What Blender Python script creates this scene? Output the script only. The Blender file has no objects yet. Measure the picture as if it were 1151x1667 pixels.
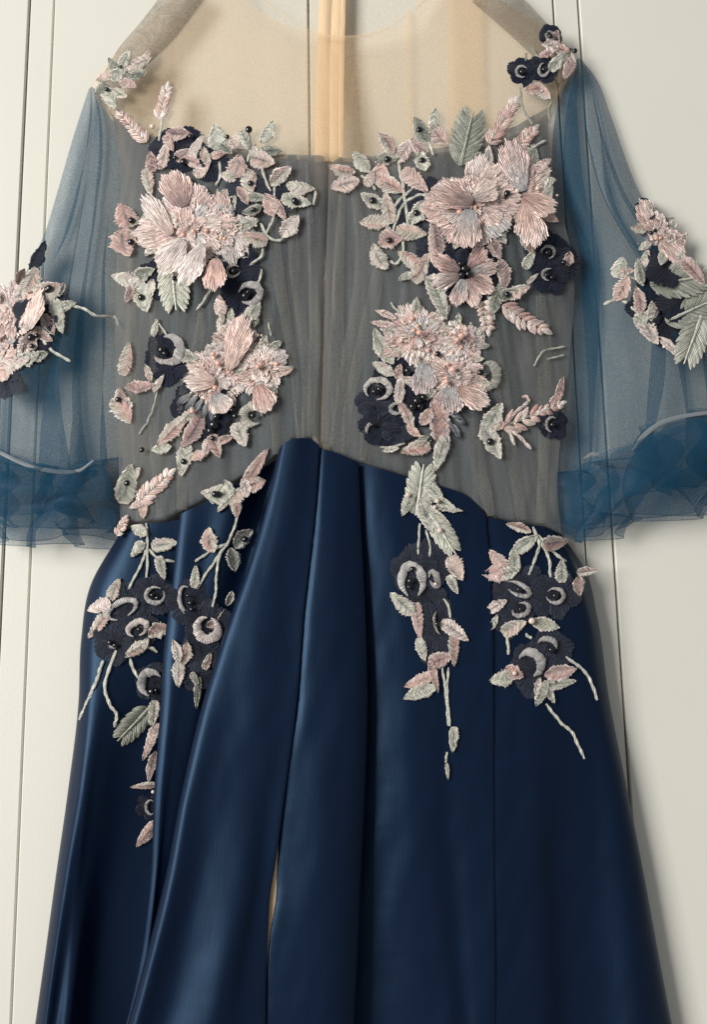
import bpy, math, random
import numpy as np
from mathutils import Vector, Matrix, noise
from mathutils.bvhtree import BVHTree

random.seed(7)
scene = bpy.context.scene
col = scene.collection

# ------------------------------------------------------------------ camera
F = 1600.0                                   # focal length in photo pixels (photo 1151 x 1667)
CX, CY = 575.5, 832.0
up = np.array([-150.0, 8779.0, -F]); up /= np.linalg.norm(up)
xc = np.array([1.0, 0, 0]) - up * up[0]; xc /= np.linalg.norm(xc)
yc = np.cross(up, xc)
M = np.array([xc, yc, up]).T                 # world -> camera
CAM = np.array([0.0, -1.0, 1.2])
cam_d = bpy.data.cameras.new('camera')
cam = bpy.data.objects.new('camera', cam_d)
col.objects.link(cam)
R = M.T
cam.matrix_world = Matrix([[*R[0], CAM[0]], [*R[1], CAM[1]], [*R[2], CAM[2]], [0, 0, 0, 1]])
cam_d.sensor_fit = 'HORIZONTAL'; cam_d.sensor_width = 36.0
cam_d.lens = 36.0 * F / 1151.0
cam_d.clip_start = 0.01; cam_d.clip_end = 100
scene.camera = cam

# ------------------------------------------------------------------ light
world = bpy.data.worlds.new('World'); scene.world = world
world.use_nodes = True
bg = world.node_tree.nodes['Background']
bg.inputs['Color'].default_value = (0.96, 0.97, 1.0, 1)
bg.inputs['Strength'].default_value = 0.235

def area(name, loc, target, sx, sy, power, colour):
    l = bpy.data.lights.new(name, 'AREA'); l.shape = 'RECTANGLE'
    l.size = sx; l.size_y = sy; l.energy = power; l.color = colour
    o = bpy.data.objects.new(name, l); col.objects.link(o)
    o.location = loc
    o.rotation_euler = (Vector(target) - Vector(loc)).to_track_quat('-Z', 'Y').to_euler()
    return o
area('window_light', (-3.7, -3.5, 2.15), (0.0, 0.0, 1.3), 2.1, 3.0, 302, (1.0, 0.98, 0.945))

vs = scene.view_settings
vs.view_transform = 'Standard'; vs.look = 'None'; vs.exposure = 0.0; vs.gamma = 1.0
vs.use_curve_mapping = False
scene.render.engine = 'CYCLES'
scene.cycles.transparent_max_bounces = 40
scene.cycles.max_bounces = 10

# ------------------------------------------------------------------ helpers
def P(px, py, d):
    """point of the place seen at photo pixel (px,py), d millimetres in front of the wardrobe doors"""
    px = np.asarray(px, float); py = np.asarray(py, float); d = np.asarray(d, float)
    px, py, d = np.broadcast_arrays(px, py, d)
    v = np.stack([(px - CX) / F, -(py - CY) / F, -np.ones_like(px)], -1) @ M
    t = (-d * 0.001 - CAM[1]) / v[..., 1]
    return CAM + v * t[..., None]

def lin(c):
    return tuple(((v / 255) / 12.92 if v / 255 < 0.04045 else ((v / 255 + 0.055) / 1.055) ** 2.4) for v in c)

def spl(ys, xs, y):
    """shape preserving cubic through (ys, xs)"""
    ys = np.asarray(ys, float); xs = np.asarray(xs, float); y = np.asarray(y, float)
    h = np.diff(ys); dl = np.diff(xs) / h
    m = np.empty(len(ys)); m[0] = dl[0]; m[-1] = dl[-1]
    for i in range(1, len(ys) - 1):
        m[i] = (dl[i - 1] * h[i] + dl[i] * h[i - 1]) / (h[i] + h[i - 1])
    k = np.clip(np.searchsorted(ys, y) - 1, 0, len(h) - 1)
    t = (y - ys[k]) / h[k]
    e = np.clip(t, 0, 1)
    r = ((2*e**3 - 3*e**2 + 1) * xs[k] + (e**3 - 2*e**2 + e) * h[k] * m[k]
         + (-2*e**3 + 3*e**2) * xs[k+1] + (e**3 - e**2) * h[k] * m[k+1])
    return r + (t - e) * h[k] * m[np.clip(k + (t > 1), 0, len(m) - 1)]

def nz(x, y, z=0.0):
    return noise.noise(Vector((float(x), float(y), float(z))))

def make_mesh(name, verts, faces, mat, parent=None, uv=None, vcol=None, smooth=True):
    me = bpy.data.meshes.new(name)
    me.from_pydata([tuple(v) for v in verts], [], faces)
    me.materials.append(mat)
    if smooth:
        me.polygons.foreach_set('use_smooth', [True] * len(me.polygons))
    if uv is not None:
        l = me.uv_layers.new(name='UVMap')
        idx = np.empty(len(me.loops), int); me.loops.foreach_get('vertex_index', idx)
        l.data.foreach_set('uv', np.asarray(uv, float)[idx].ravel())
    if vcol is not None:
        a = me.color_attributes.new('Col', 'FLOAT_COLOR', 'POINT')
        c = np.ones((len(verts), 4)); c[:, :3] = vcol
        a.data.foreach_set('color', c.ravel())
    me.update()
    o = bpy.data.objects.new(name, me); col.objects.link(o)
    if parent: o.parent = parent
    return o

def grid_faces(nr, nc, closed=False):
    f = []
    for i in range(nr - 1):
        for j in range(nc if closed else nc - 1):
            k = (j + 1) % nc
            f.append((i*nc + j, i*nc + k, (i+1)*nc + k, (i+1)*nc + j))
    return f

def empty(name, loc=(0, 0, 0), parent=None):
    o = bpy.data.objects.new(name, None); col.objects.link(o)
    o.empty_display_size = 0.05
    if parent: o.parent = parent
    else: o.location = loc
    return o

def tag(o, label=None, cat=None, group=None, kind=None):
    if label: o['label'] = label
    if cat: o['category'] = cat
    if group: o['group'] = group
    if kind: o['kind'] = kind
    return o

# ------------------------------------------------------------------ materials
def new_mat(name):
    m = bpy.data.materials.new(name); m.use_nodes = True
    nt = m.node_tree
    for n in list(nt.nodes): nt.nodes.remove(n)
    out = nt.nodes.new('ShaderNodeOutputMaterial')
    return m, nt, out

def N(nt, typ, **kw):
    n = nt.nodes.new(typ)
    for k, v in kw.items():
        if k in n.inputs: n.inputs[k].default_value = v
        else: setattr(n, k, v)
    return n

def paint_mat(name, c, rough=0.42, var=0.03):
    m, nt, out = new_mat(name)
    b = N(nt, 'ShaderNodeBsdfPrincipled', Roughness=rough)
    tc = N(nt, 'ShaderNodeTexCoord')
    n1 = N(nt, 'ShaderNodeTexNoise', Scale=6.0, Detail=4.0)
    nt.links.new(tc.outputs['Object'], n1.inputs['Vector'])
    mx = N(nt, 'ShaderNodeMix', data_type='RGBA')
    c = lin(c)
    mx.inputs[6].default_value = (*[v * (1 - var) for v in c], 1)
    mx.inputs[7].default_value = (*[min(1, v * (1 + var)) for v in c], 1)
    nt.links.new(n1.outputs['Fac'], mx.inputs[0])
    nt.links.new(mx.outputs[2], b.inputs['Base Color'])
    n2 = N(nt, 'ShaderNodeTexNoise', Scale=420.0, Detail=2.0)
    nt.links.new(tc.outputs['Object'], n2.inputs['Vector'])
    bp = N(nt, 'ShaderNodeBump', Strength=0.14, Distance=0.001)
    nt.links.new(n2.outputs['Fac'], bp.inputs['Height'])
    nt.links.new(bp.outputs[0], b.inputs['Normal'])
    nt.links.new(b.outputs[0], out.inputs[0])
    return m

def sheer_mat(name, c, alpha, trans=0.45, streak=0.12, scale=(260, 40, 12), gloss=0.0):
    """woven net: a share `alpha` of the light meets thread, the rest passes"""
    m, nt, out = new_mat(name)
    c = lin(c)
    tc = N(nt, 'ShaderNodeTexCoord')
    mp = N(nt, 'ShaderNodeMapping'); mp.inputs['Scale'].default_value = scale
    nt.links.new(tc.outputs['Object'], mp.inputs['Vector'])
    n1 = N(nt, 'ShaderNodeTexNoise', Scale=1.0, Detail=5.0, Roughness=0.65)
    nt.links.new(mp.outputs[0], n1.inputs['Vector'])
    n2 = N(nt, 'ShaderNodeTexNoise', Scale=750.0, Detail=2.0)
    nt.links.new(tc.outputs['Object'], n2.inputs['Vector'])
    a1 = N(nt, 'ShaderNodeMapRange'); nt.links.new(n1.outputs['Fac'], a1.inputs[0])
    a1.inputs[1].default_value = 0.3; a1.inputs[2].default_value = 0.7
    a1.inputs[3].default_value = alpha - streak; a1.inputs[4].default_value = min(0.99, alpha + streak)
    a2 = N(nt, 'ShaderNodeMapRange'); nt.links.new(n2.outputs['Fac'], a2.inputs[0])
    a2.inputs[1].default_value = 0.3; a2.inputs[2].default_value = 0.7
    a2.inputs[3].default_value = -0.12; a2.inputs[4].default_value = 0.12
    ad = N(nt, 'ShaderNodeMath', operation='ADD', use_clamp=True)
    nt.links.new(a1.outputs[0], ad.inputs[0]); nt.links.new(a2.outputs[0], ad.inputs[1])
    df = N(nt, 'ShaderNodeBsdfDiffuse', Color=(*c, 1))
    tl = N(nt, 'ShaderNodeBsdfTranslucent', Color=(*c, 1))
    mx = N(nt, 'ShaderNodeMixShader', Fac=trans)
    nt.links.new(df.outputs[0], mx.inputs[1]); nt.links.new(tl.outputs[0], mx.inputs[2])
    body = mx
    if gloss:
        gl = N(nt, 'ShaderNodeBsdfGlossy', Color=(0.8, 0.85, 0.9, 1), Roughness=0.45)
        g2 = N(nt, 'ShaderNodeMixShader', Fac=gloss)
        nt.links.new(mx.outputs[0], g2.inputs[1]); nt.links.new(gl.outputs[0], g2.inputs[2]); body = g2
    tr = N(nt, 'ShaderNodeBsdfTransparent')
    fin = N(nt, 'ShaderNodeMixShader')
    nt.links.new(ad.outputs[0], fin.inputs[0])
    nt.links.new(tr.outputs[0], fin.inputs[1]); nt.links.new(body.outputs[0], fin.inputs[2])
    nt.links.new(fin.outputs[0], out.inputs[0])
    return m

def satin_mat(name, c, rough=0.38, tint=(0.45, 0.68, 1.0), spec=0.55):
    m, nt, out = new_mat(name)
    c = lin(c)
    b = N(nt, 'ShaderNodeBsdfPrincipled', Roughness=rough)
    b.inputs['Specular IOR Level'].default_value = spec
    b.inputs['Specular Tint'].default_value = (*tint, 1)
    tc = N(nt, 'ShaderNodeTexCoord')
    mp = N(nt, 'ShaderNodeMapping'); mp.inputs['Scale'].default_value = (700, 200, 55)
    mq = N(nt, 'ShaderNodeMapping'); mq.inputs['Scale'].default_value = (1.0, 1.0, 0.35)
    nt.links.new(tc.outputs['Object'], mq.inputs['Vector'])
    nt.links.new(tc.outputs['Object'], mp.inputs['Vector'])
    n1 = N(nt, 'ShaderNodeTexNoise', Scale=1.0, Detail=3.0)
    nt.links.new(mp.outputs[0], n1.inputs['Vector'])
    n3 = N(nt, 'ShaderNodeTexNoise', Scale=22.0, Detail=2.0, Roughness=0.45, Distortion=0.3)
    nt.links.new(mq.outputs[0], n3.inputs['Vector'])
    mx = N(nt, 'ShaderNodeMix', data_type='RGBA')
    mx.inputs[6].default_value = (*[v * 0.86 for v in c], 1)
    mx.inputs[7].default_value = (*[v * 1.14 for v in c], 1)
    nt.links.new(n1.outputs['Fac'], mx.inputs[0])
    nt.links.new(mx.outputs[2], b.inputs['Base Color'])
    b1 = N(nt, 'ShaderNodeBump', Strength=0.22, Distance=0.0004)
    nt.links.new(n1.outputs['Fac'], b1.inputs['Height'])
    b2 = N(nt, 'ShaderNodeBump', Strength=0.20, Distance=0.003)
    nt.links.new(n3.outputs['Fac'], b2.inputs['Height'])
    nt.links.new(b1.outputs[0], b2.inputs['Normal'])
    nt.links.new(b2.outputs[0], b.inputs['Normal'])
    nt.links.new(b.outputs[0], out.inputs[0])
    return m

def thread_mat(name, pitch=3.2, rough=0.5, bump=0.8, spec=0.4, dark=0.40, gain=1.32):
    """satin-stitch embroidery: threads run along the piece (uv in photo pixels, about 0.6 mm)"""
    m, nt, out = new_mat(name)
    b = N(nt, 'ShaderNodeBsdfPrincipled', Roughness=rough)
    b.inputs['Specular IOR Level'].default_value = spec
    b.inputs['Sheen Weight'].default_value = 0.1
    at = N(nt, 'ShaderNodeAttribute', attribute_name='Col')
    uv = N(nt, 'ShaderNodeUVMap', uv_map='UVMap')
    w = N(nt, 'ShaderNodeTexWave', wave_type='BANDS', bands_direction='X')
    w.inputs['Scale'].default_value = 0.314 / pitch
    w.inputs['Distortion'].default_value = 1.5; w.inputs['Detail'].default_value = 2.0
    w.inputs['Detail Scale'].default_value = 2.4; w.inputs['Detail Roughness'].default_value = 0.65
    nt.links.new(uv.outputs[0], w.inputs['Vector'])
    mp = N(nt, 'ShaderNodeMapping'); mp.inputs['Scale'].default_value = (1.0, 0.10, 1.0)
    nt.links.new(uv.outputs[0], mp.inputs['Vector'])
    n1 = N(nt, 'ShaderNodeTexNoise', Scale=0.42, Detail=3.0, Roughness=0.6)
    nt.links.new(mp.outputs[0], n1.inputs['Vector'])
    n2 = N(nt, 'ShaderNodeTexNoise', Scale=0.085, Detail=3.0, Roughness=0.6)
    nt.links.new(uv.outputs[0], n2.inputs['Vector'])
    # thread to thread shade of the dyed yarn, with gaps where the dark ground net shows
    mr = N(nt, 'ShaderNodeMapRange'); nt.links.new(w.outputs['Fac'], mr.inputs[0])
    mr.inputs[3].default_value = 0.80; mr.inputs[4].default_value = 1.10
    m2 = N(nt, 'ShaderNodeMapRange'); nt.links.new(n1.outputs['Fac'], m2.inputs[0])
    m2.inputs[1].default_value = 0.32; m2.inputs[2].default_value = 0.60
    m2.inputs[3].default_value = dark; m2.inputs[4].default_value = 1.30
    m3 = N(nt, 'ShaderNodeMapRange'); nt.links.new(n2.outputs['Fac'], m3.inputs[0])
    m3.inputs[1].default_value = 0.3; m3.inputs[2].default_value = 0.7
    m3.inputs[3].default_value = 0.85; m3.inputs[4].default_value = 1.25
    mu = N(nt, 'ShaderNodeMath', operation='MULTIPLY')
    nt.links.new(mr.outputs[0], mu.inputs[0]); nt.links.new(m2.outputs[0], mu.inputs[1])
    mv = N(nt, 'ShaderNodeMath', operation='MULTIPLY')
    nt.links.new(mu.outputs[0], mv.inputs[0]); nt.links.new(m3.outputs[0], mv.inputs[1])
    mv.use_clamp = False
    mw = N(nt, 'ShaderNodeMath', operation='MULTIPLY'); mw.inputs[1].default_value = gain
    nt.links.new(mv.outputs[0], mw.inputs[0]); mv = mw
    vm = N(nt, 'ShaderNodeVectorMath', operation='SCALE')
    nt.links.new(at.outputs['Color'], vm.inputs[0]); nt.links.new(mv.outputs[0], vm.inputs['Scale'])
    nt.links.new(vm.outputs[0], b.inputs['Base Color'])
    ad = N(nt, 'ShaderNodeMath', operation='MULTIPLY_ADD'); ad.inputs[1].default_value = 0.6
    nt.links.new(w.outputs['Fac'], ad.inputs[0]); nt.links.new(n1.outputs['Fac'], ad.inputs[2])
    bp = N(nt, 'ShaderNodeBump', Strength=bump, Distance=0.0022)
    nt.links.new(ad.outputs[0], bp.inputs['Height'])
    nt.links.new(bp.outputs[0], b.inputs['Normal'])
    nt.links.new(b.outputs[0], out.inputs[0])
    return m

def plain_mat(name, c, rough=0.3, spec=0.5, metal=0.0, coat=0.0):
    m, nt, out = new_mat(name)
    b = N(nt, 'ShaderNodeBsdfPrincipled', Roughness=rough, Metallic=metal)
    b.inputs['Base Color'].default_value = (*lin(c), 1)
    b.inputs['Specular IOR Level'].default_value = spec
    b.inputs['Coat Weight'].default_value = coat
    tc = N(nt, 'ShaderNodeTexCoord')
    n1 = N(nt, 'ShaderNodeTexNoise', Scale=300.0)
    nt.links.new(tc.outputs['Object'], n1.inputs['Vector'])
    bp = N(nt, 'ShaderNodeBump', Strength=0.08, Distance=0.0005)
    nt.links.new(n1.outputs['Fac'], bp.inputs['Height']); nt.links.new(bp.outputs[0], b.inputs['Normal'])
    nt.links.new(b.outputs[0], out.inputs[0])
    return m

MAT = dict(
    door=paint_mat('cream_door_paint', (231, 229, 217)),
    carcass=paint_mat('carcass_board', (70, 64, 58), 0.7),
    nude=sheer_mat('nude_net', (243, 211, 168), 0.24, 0.12, 0.04),
    nude_in=sheer_mat('nude_lining_net', (162, 149, 134), 0.52, 0.15, 0.25, (60, 60, 6)),
    taupe=sheer_mat('taupe_net', (132, 120, 106), 0.55, 0.15, 0.12, (120, 60, 120)),
    nude_back=sheer_mat('nude_back_net', (240, 220, 190), 0.12, 0.1, 0.03),
    fold=sheer_mat('pale_net_fold', (158, 156, 148), 0.20, 0.15, 0.16, (60, 60, 9)),
    seam=sheer_mat('seam_net', (206, 172, 128), 0.42, 0.1, 0.2, (20, 20, 60)),
    grey=sheer_mat('slate_net', (116, 122, 125), 0.62, 0.15, 0.22, (95, 60, 6)),
    blue=sheer_mat('blue_net', (40, 93, 122), 0.32, 0.25, 0.06, (90, 50, 10), 0.015),
    blue_deep=sheer_mat('blue_ruffle_net', (30, 88, 120), 0.32, 0.25, 0.06, (60, 50, 30), 0.015),
    satin=satin_mat('navy_satin', (9, 20, 42), 0.43, (0.34,0.62,1.0), 0.46),
    nude_satin=satin_mat('nude_tape', (240, 210, 170), 0.55, (1, 0.9, 0.75), 0.3),
    band=satin_mat('elastic_tape', (128, 134, 138), 0.5, (1, 1, 1), 0.4),
    thread=thread_mat('embroidery_thread', 2.6, 0.30, 0.9, 0.8),
    fine=thread_mat('fine_embroidery_thread', 2.4, 0.30, 0.9, 0.8),
    lace=thread_mat('dark_organza_thread', 2.6, 0.7, 0.9, 0.25, 0.7, 1.0),
    jet=plain_mat('jet_bead_glass', (10, 11, 14), 0.2, 0.6, 0, 0.5),
    pearl=plain_mat('pearl_bead', (236, 214, 198), 0.18, 0.6, 0, 0.6),
    peach=plain_mat('peach_bead', (240, 186, 166), 0.15, 0.6, 0, 0.6),
)

# ------------------------------------------------------------------ wardrobe
def box_mesh(name, x0, x1, y0, y1, z0, z1, mat, parent, bev=0.0012):
    v = []
    for z, ins in ((z0, bev), (z0 + bev, 0), (z1 - bev, 0), (z1, bev)):
        # chamfered front edges (front is -y)
        a, b, f = x0 + ins, x1 - ins, y0 + ins
        v += [(a, y1, z), (b, y1, z), (b, f + bev, z), (b - bev, f, z), (a + bev, f, z), (a, f + bev, z)]
    faces = []
    n = 6
    for r in range(3):
        for k in range(n):
            faces.append((r*n + k, r*n + (k+1) % n, (r+1)*n + (k+1) % n, (r+1)*n + k))
    faces.append(tuple(reversed(range(n)))); faces.append(tuple(range(3*n, 4*n)))
    return make_mesh(name, v, faces, mat, parent, smooth=False)

wardrobe = tag(empty('wardrobe', (0, 0.02, 0.3)),
               'cream painted wardrobe with tall flat doors and narrow edge strips behind the dress', 'wardrobe')
def child_fix(o, p):
    o.parent = p; o.matrix_parent_inverse = Matrix.Translation(-Vector(p.location))
wx = [float(P(x, 6, 0)[0]) for x in (48, 88, 502, 543, 901, 942)]
zb, zt = 0.3, 2.3
g = 0.0009
spans = [('door', wx[0] - 0.45, wx[0]), ('edge_strip', wx[0], wx[1]), ('door', wx[1], wx[2]), ('edge_strip', wx[2], wx[3]),
         ('door', wx[3], wx[4]), ('edge_strip', wx[4], wx[5]), ('door', wx[5], wx[5] + 0.45)]
for nm, a, b in spans:
    o = box_mesh(nm, a + g, b - g, 0.0 if nm == 'door' else 0.0015, 0.019, zb, zt, MAT['door'], None)
    child_fix(o, wardrobe)
o = box_mesh('carcass', wx[0] - 0.45, wx[5] + 0.45, 0.0215, 0.06, zb, zt, MAT['carcass'], None)
child_fix(o, wardrobe)

# ------------------------------------------------------------------ dress: cloth
dress = tag(empty('dress', (0, 0, 0)),
            'navy satin evening dress with sheer blue sleeves and pink embroidered flowers hanging on wardrobe', 'dress')

BVH = {}
def reg(name, verts, faces):
    BVH[name] = BVHTree.FromPolygons([Vector(v) for v in verts], faces)

def loft(name, rails, nv, ns, mat, parts=(), wob=0.6, seed=0, ybias=1.0):
    """cloth through hand placed fold lines. rail = [(y, x, d), ...]; each runs from its own hem to hem"""
    v = np.linspace(0, 1, nv) ** ybias
    G = []
    for r in rails:
        a = np.array(r, float)
        y = a[0, 0] + (a[-1, 0] - a[0, 0]) * v
        G.append(np.stack([spl(a[:, 0], a[:, 1], y), y, spl(a[:, 0], a[:, 2], y)], -1))
    G = np.array(G)                                   # rails, nv, 3
    n = len(G)
    rows = []
    ts = np.linspace(0, 1, ns, endpoint=False)
    for i in range(n - 1):
        p0 = G[i-1] if i > 0 else 2*G[0] - G[1]
        p3 = G[i+2] if i + 2 < n else 2*G[-1] - G[-2]
        p1, p2 = G[i], G[i+1]
        for t in ts:
            c = 0.5*(2*p1 + (p2 - p0)*t + (2*p0 - 5*p1 + 4*p2 - p3)*t*t + (3*p1 - p0 - 3*p2 + p3)*t**3)
            rows.append(c)
    rows.append(G[-1])
    A = np.array(rows)                                # nc, nv, 3
    for i in range(A.shape[0]):
        for j in range(A.shape[1]):
            x, y, d = A[i, j]
            ec = min(i, A.shape[0] - 1 - i)
            A[i, j, 2] += wob * (nz(x*0.012 + seed, y*0.005, d*0.03) * 2.2 + nz(x*0.035, y*0.018 + seed, 3.1) * 0.6
                                 + nz(x*0.030 + y*0.011, y*0.0035, seed) * 0.9 + math.exp(-ec/9.0) * nz(x*0.02, y*0.10, seed + 4) * 1.1)
    W = P(A[..., 0], A[..., 1], A[..., 2])
    nc = A.shape[0]
    verts = W.reshape(-1, 3)
    faces = grid_faces(nc, nv)
    o = make_mesh(name, verts, faces, mat, dress)
    for pn, i0, i1 in parts:
        f = [q for k, q in enumerate(faces) if i0*ns <= k // (nv - 1) < i1*ns]
        reg(pn, verts, f)
    return o

def rail(ys, xs, ds):
    return list(zip(ys, xs, ds))

YB = 1760
# --- skirt, left front: side edge, dark recess, big pleat, triangular fold up to the centre seam
lp = [
    rail((872, 950, 1040, 1140, 1290, 1430, 1560, YB), (225, 190, 175, 172, 155, 135, 112, 85), (2, 2, 2, 2, 2, 2, 2, 2)),
    rail((868, 950, 1040, 1140, 1290, 1430, 1560, YB), (196, 149, 133, 129, 111, 91, 73, 44), (14, 14, 14, 14, 15, 16, 18, 20)),
    rail((862, 950, 1040, 1140, 1290, 1430, 1560, YB), (204, 160, 146, 141, 124, 104, 86, 60), (24, 26, 28, 30, 33, 36, 38, 42)),
    rail((855, 950, 1040, 1140, 1290, 1430, 1560, YB), (220, 185, 172, 160, 138, 121, 104, 78), (30, 33, 34, 34, 37, 36, 35, 38)),
    rail((850, 950, 1040, 1140, 1290, 1430, 1560, YB), (240, 220, 210, 190, 160, 140, 124, 102), (32, 35, 34, 30, 30, 30, 34, 42)),
    rail((848, 950, 1040, 1140, 1290, 1430, 1560, YB), (268, 255, 245, 235, 215, 190, 165, 140), (33, 33, 31, 22, 15, 13, 14, 20)),
    rail((842, 950, 1040, 1140, 1290, 1430, 1560, YB), (305, 300, 292, 290, 282, 278, 262, 232), (33, 29, 25, 17, 10, 8, 8, 8)),
    rail((836, 950, 1040, 1140, 1290, 1430, 1560, YB), (306, 300, 290, 286, 276, 272, 255, 225), (37, 37, 37, 35, 33, 32, 32, 32)),
    rail((838, 950, 1050, 1150, 1290, 1420, 1540, YB), (292, 280, 267, 261, 251, 246, 232, 182), (39, 42, 45, 47, 50, 51, 52, 53)),
    rail((830, 950, 1050, 1150, 1290, 1420, 1540, YB), (304, 293, 281, 274, 262, 254, 240, 190), (43, 47, 51, 54, 56, 56, 57, 58)),
    rail((812, 950, 1050, 1150, 1290, 1420, 1540, YB), (340, 325, 310, 296, 276, 262, 246, 195), (43, 46, 50, 52, 53, 53, 54, 55)),
    rail((782, 930, 1030, 1130, 1290, 1420, 1540, YB), (390, 362, 340, 322, 294, 275, 256, 200), (44, 46, 48, 49, 50, 50, 50, 51)),
    rail((752, 840, 930, 1050, 1150, 1290, 1420, YB), (440, 414, 394, 362, 336, 306, 282, 200), (28, 28, 34, 42, 46, 48, 48, 48)),
    rail((748, 840, 930, 1050, 1150, 1290, 1420, YB), (454, 430, 404, 368, 341, 310, 284, 202), (30, 30, 37, 46, 51, 54, 55, 55)),
    rail((738, 840, 930, 1050, 1150, 1290, 1420, YB), (452, 428, 400, 358, 328, 295, 270, 182), (56, 58, 59, 60, 61, 63, 65, 69)),
    rail((724, 840, 930, 1050, 1150, 1290, 1420, YB), (459, 434, 407, 367, 338, 306, 283, 197), (63, 65, 67, 68, 69, 72, 75, 80)),
    rail((716, 840, 930, 1050, 1150, 1290, 1420, YB), (470, 450, 428, 394, 370, 345, 325, 240), (65, 67, 69, 70, 70, 70, 70, 71)),
    rail((712, 840, 930, 1050, 1150, 1290, 1420, YB), (486, 468, 450, 424, 410, 404, 394, 318), (65, 67, 69, 71, 71, 71, 74, 81)),
    rail((713, 850, 1000, 1130, 1290, 1420, 1510, YB), (505, 494, 474, 462, 440, 424, 410, 378), (62, 65, 68, 69, 68, 68, 69, 73)),
    rail((722, 850, 1000, 1130, 1290, 1400, 1460, 1510, YB), (518, 509, 492, 482, 461, 447, 437, 434, 427), (61, 64, 67.5, 68.5, 67.5, 67, 67, 67, 70)),
    rail((728, 850, 1000, 1130, 1290, 1400, 1460, 1510, YB), (520.6, 511.6, 494.6, 484.6, 463.6, 449, 438.5, 435.5, 429), (60, 63.2, 66.6, 67.6, 66.6, 65.5, 65.5, 65.5, 68.5)),
]
loft('skirt_panel', lp, 150, 7, MAT['satin'], (('recess', 1, 7), ('pleat', 8, 12), ('fold', 14, 20)), 0.5, 1)
# --- centre strip between the centre seam and the inner pleat
cp = [
    rail((729, 850, 1000, 1130, 1290, 1400, 1460, 1510, YB), (518, 509, 492, 482, 461.5, 451.5, 449, 441, 428), (57.5, 60.8, 64.4, 65.4, 64.6, 63, 62.5, 63, 65)),
    rail((728, 850, 1000, 1130, 1290, 1400, 1460, 1510, YB), (523, 514, 497, 487, 467, 454.5, 452, 444.5, 433), (58, 61.3, 65, 66, 65.2, 64.2, 64, 64.4, 65.6)),
    rail((731, 850, 1000, 1130, 1290, 1420, 1540, YB), (532, 524, 510, 502, 486, 470, 460, 452), (59, 63, 67, 68, 67, 66, 66, 66)),
    rail((739, 850, 1000, 1130, 1290, 1420, 1540, YB), (556, 552, 545, 540, 528, 515, 506, 500), (58, 62, 66, 68, 69, 69, 68, 67)),
    rail((748, 850, 1000, 1130, 1290, 1420, 1540, YB), (576, 577, 578, 578, 570, 560, 552, 545), (56, 58, 62, 65, 66, 66, 66, 66)),
    rail((752, 850, 1000, 1130, 1290, 1420, 1540, YB), (584, 588, 595, 598, 594, 588, 583, 572), (53, 54, 57, 58, 57, 56, 55, 54)),
    rail((753, 850, 1000, 1130, 1290, 1420, 1540, YB), (581, 584, 590, 593, 588, 582, 577, 566), (49, 50, 52, 53, 51, 49, 48, 47)),
]
loft('skirt_panel', cp, 150, 7, MAT['satin'], (('centre', 1, 6),), 0.5, 2)
# --- right front up to the side seam
rp = [
    rail((752, 850, 1000, 1130, 1290, 1420, 1540, YB), (572, 576, 584, 588, 586, 580, 576, 570), (44, 44, 43, 42, 40, 37, 34, 32)),
    rail((754, 850, 1000, 1130, 1290, 1420, 1540, YB), (592, 599, 611, 616, 616, 614, 620, 628), (47, 47.5, 47.5, 46.5, 44, 41, 38, 36)),
    rail((760, 850, 1000, 1130, 1290, 1420, 1540, YB), (612, 618, 634, 642, 646, 650, 664, 688), (49, 50, 50, 49.5, 47.5, 45, 43, 41)),
    rail((768, 850, 1000, 1130, 1290, 1420, 1540, YB), (640, 645, 660, 668, 672, 678, 694, 716), (49.5, 51.5, 52, 51.5, 49.5, 47, 45, 43)),
    rail((783, 880, 1000, 1130, 1290, 1420, 1540, YB), (690, 695, 700, 702, 704, 708, 722, 744), (48.5, 51, 52, 51.5, 49.5, 47.5, 45.5, 43.5)),
    rail((793, 890, 1000, 1130, 1290, 1420, 1540, YB), (728, 728, 728, 728, 728, 736, 746, 768), (47, 49.5, 50.5, 50, 48, 45, 42.8, 41)),
    rail((806, 900, 1000, 1130, 1290, 1420, 1540, YB), (760, 764, 764, 762, 760, 764, 772, 784), (46, 48.5, 50, 50, 48.5, 46.5, 44.5, 43)),
    rail((830, 910, 1000, 1130, 1290, 1420, 1540, YB), (784, 790, 792, 793, 794, 795, 796, 798), (45, 47.5, 49, 49.5, 48.5, 47, 45.5, 44)),
    rail((838, 920, 1000, 1130, 1290, 1420, 1540, YB), (790, 797, 800, 802, 803, 804, 805, 806), (44.5, 47.1, 48.6, 49.2, 48.2, 46.8, 45.2, 43.8)),
    rail((842, 920, 1000, 1130, 1290, 1420, 1540, YB), (793, 800, 803, 804.5, 805, 806, 807, 808), (42.5, 45.5, 47, 47.8, 46.9, 45.6, 44, 42.6)),
]
loft('skirt_panel', rp, 150, 7, MAT['satin'], (('right', 2, 8),), 0.5, 3)
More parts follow.
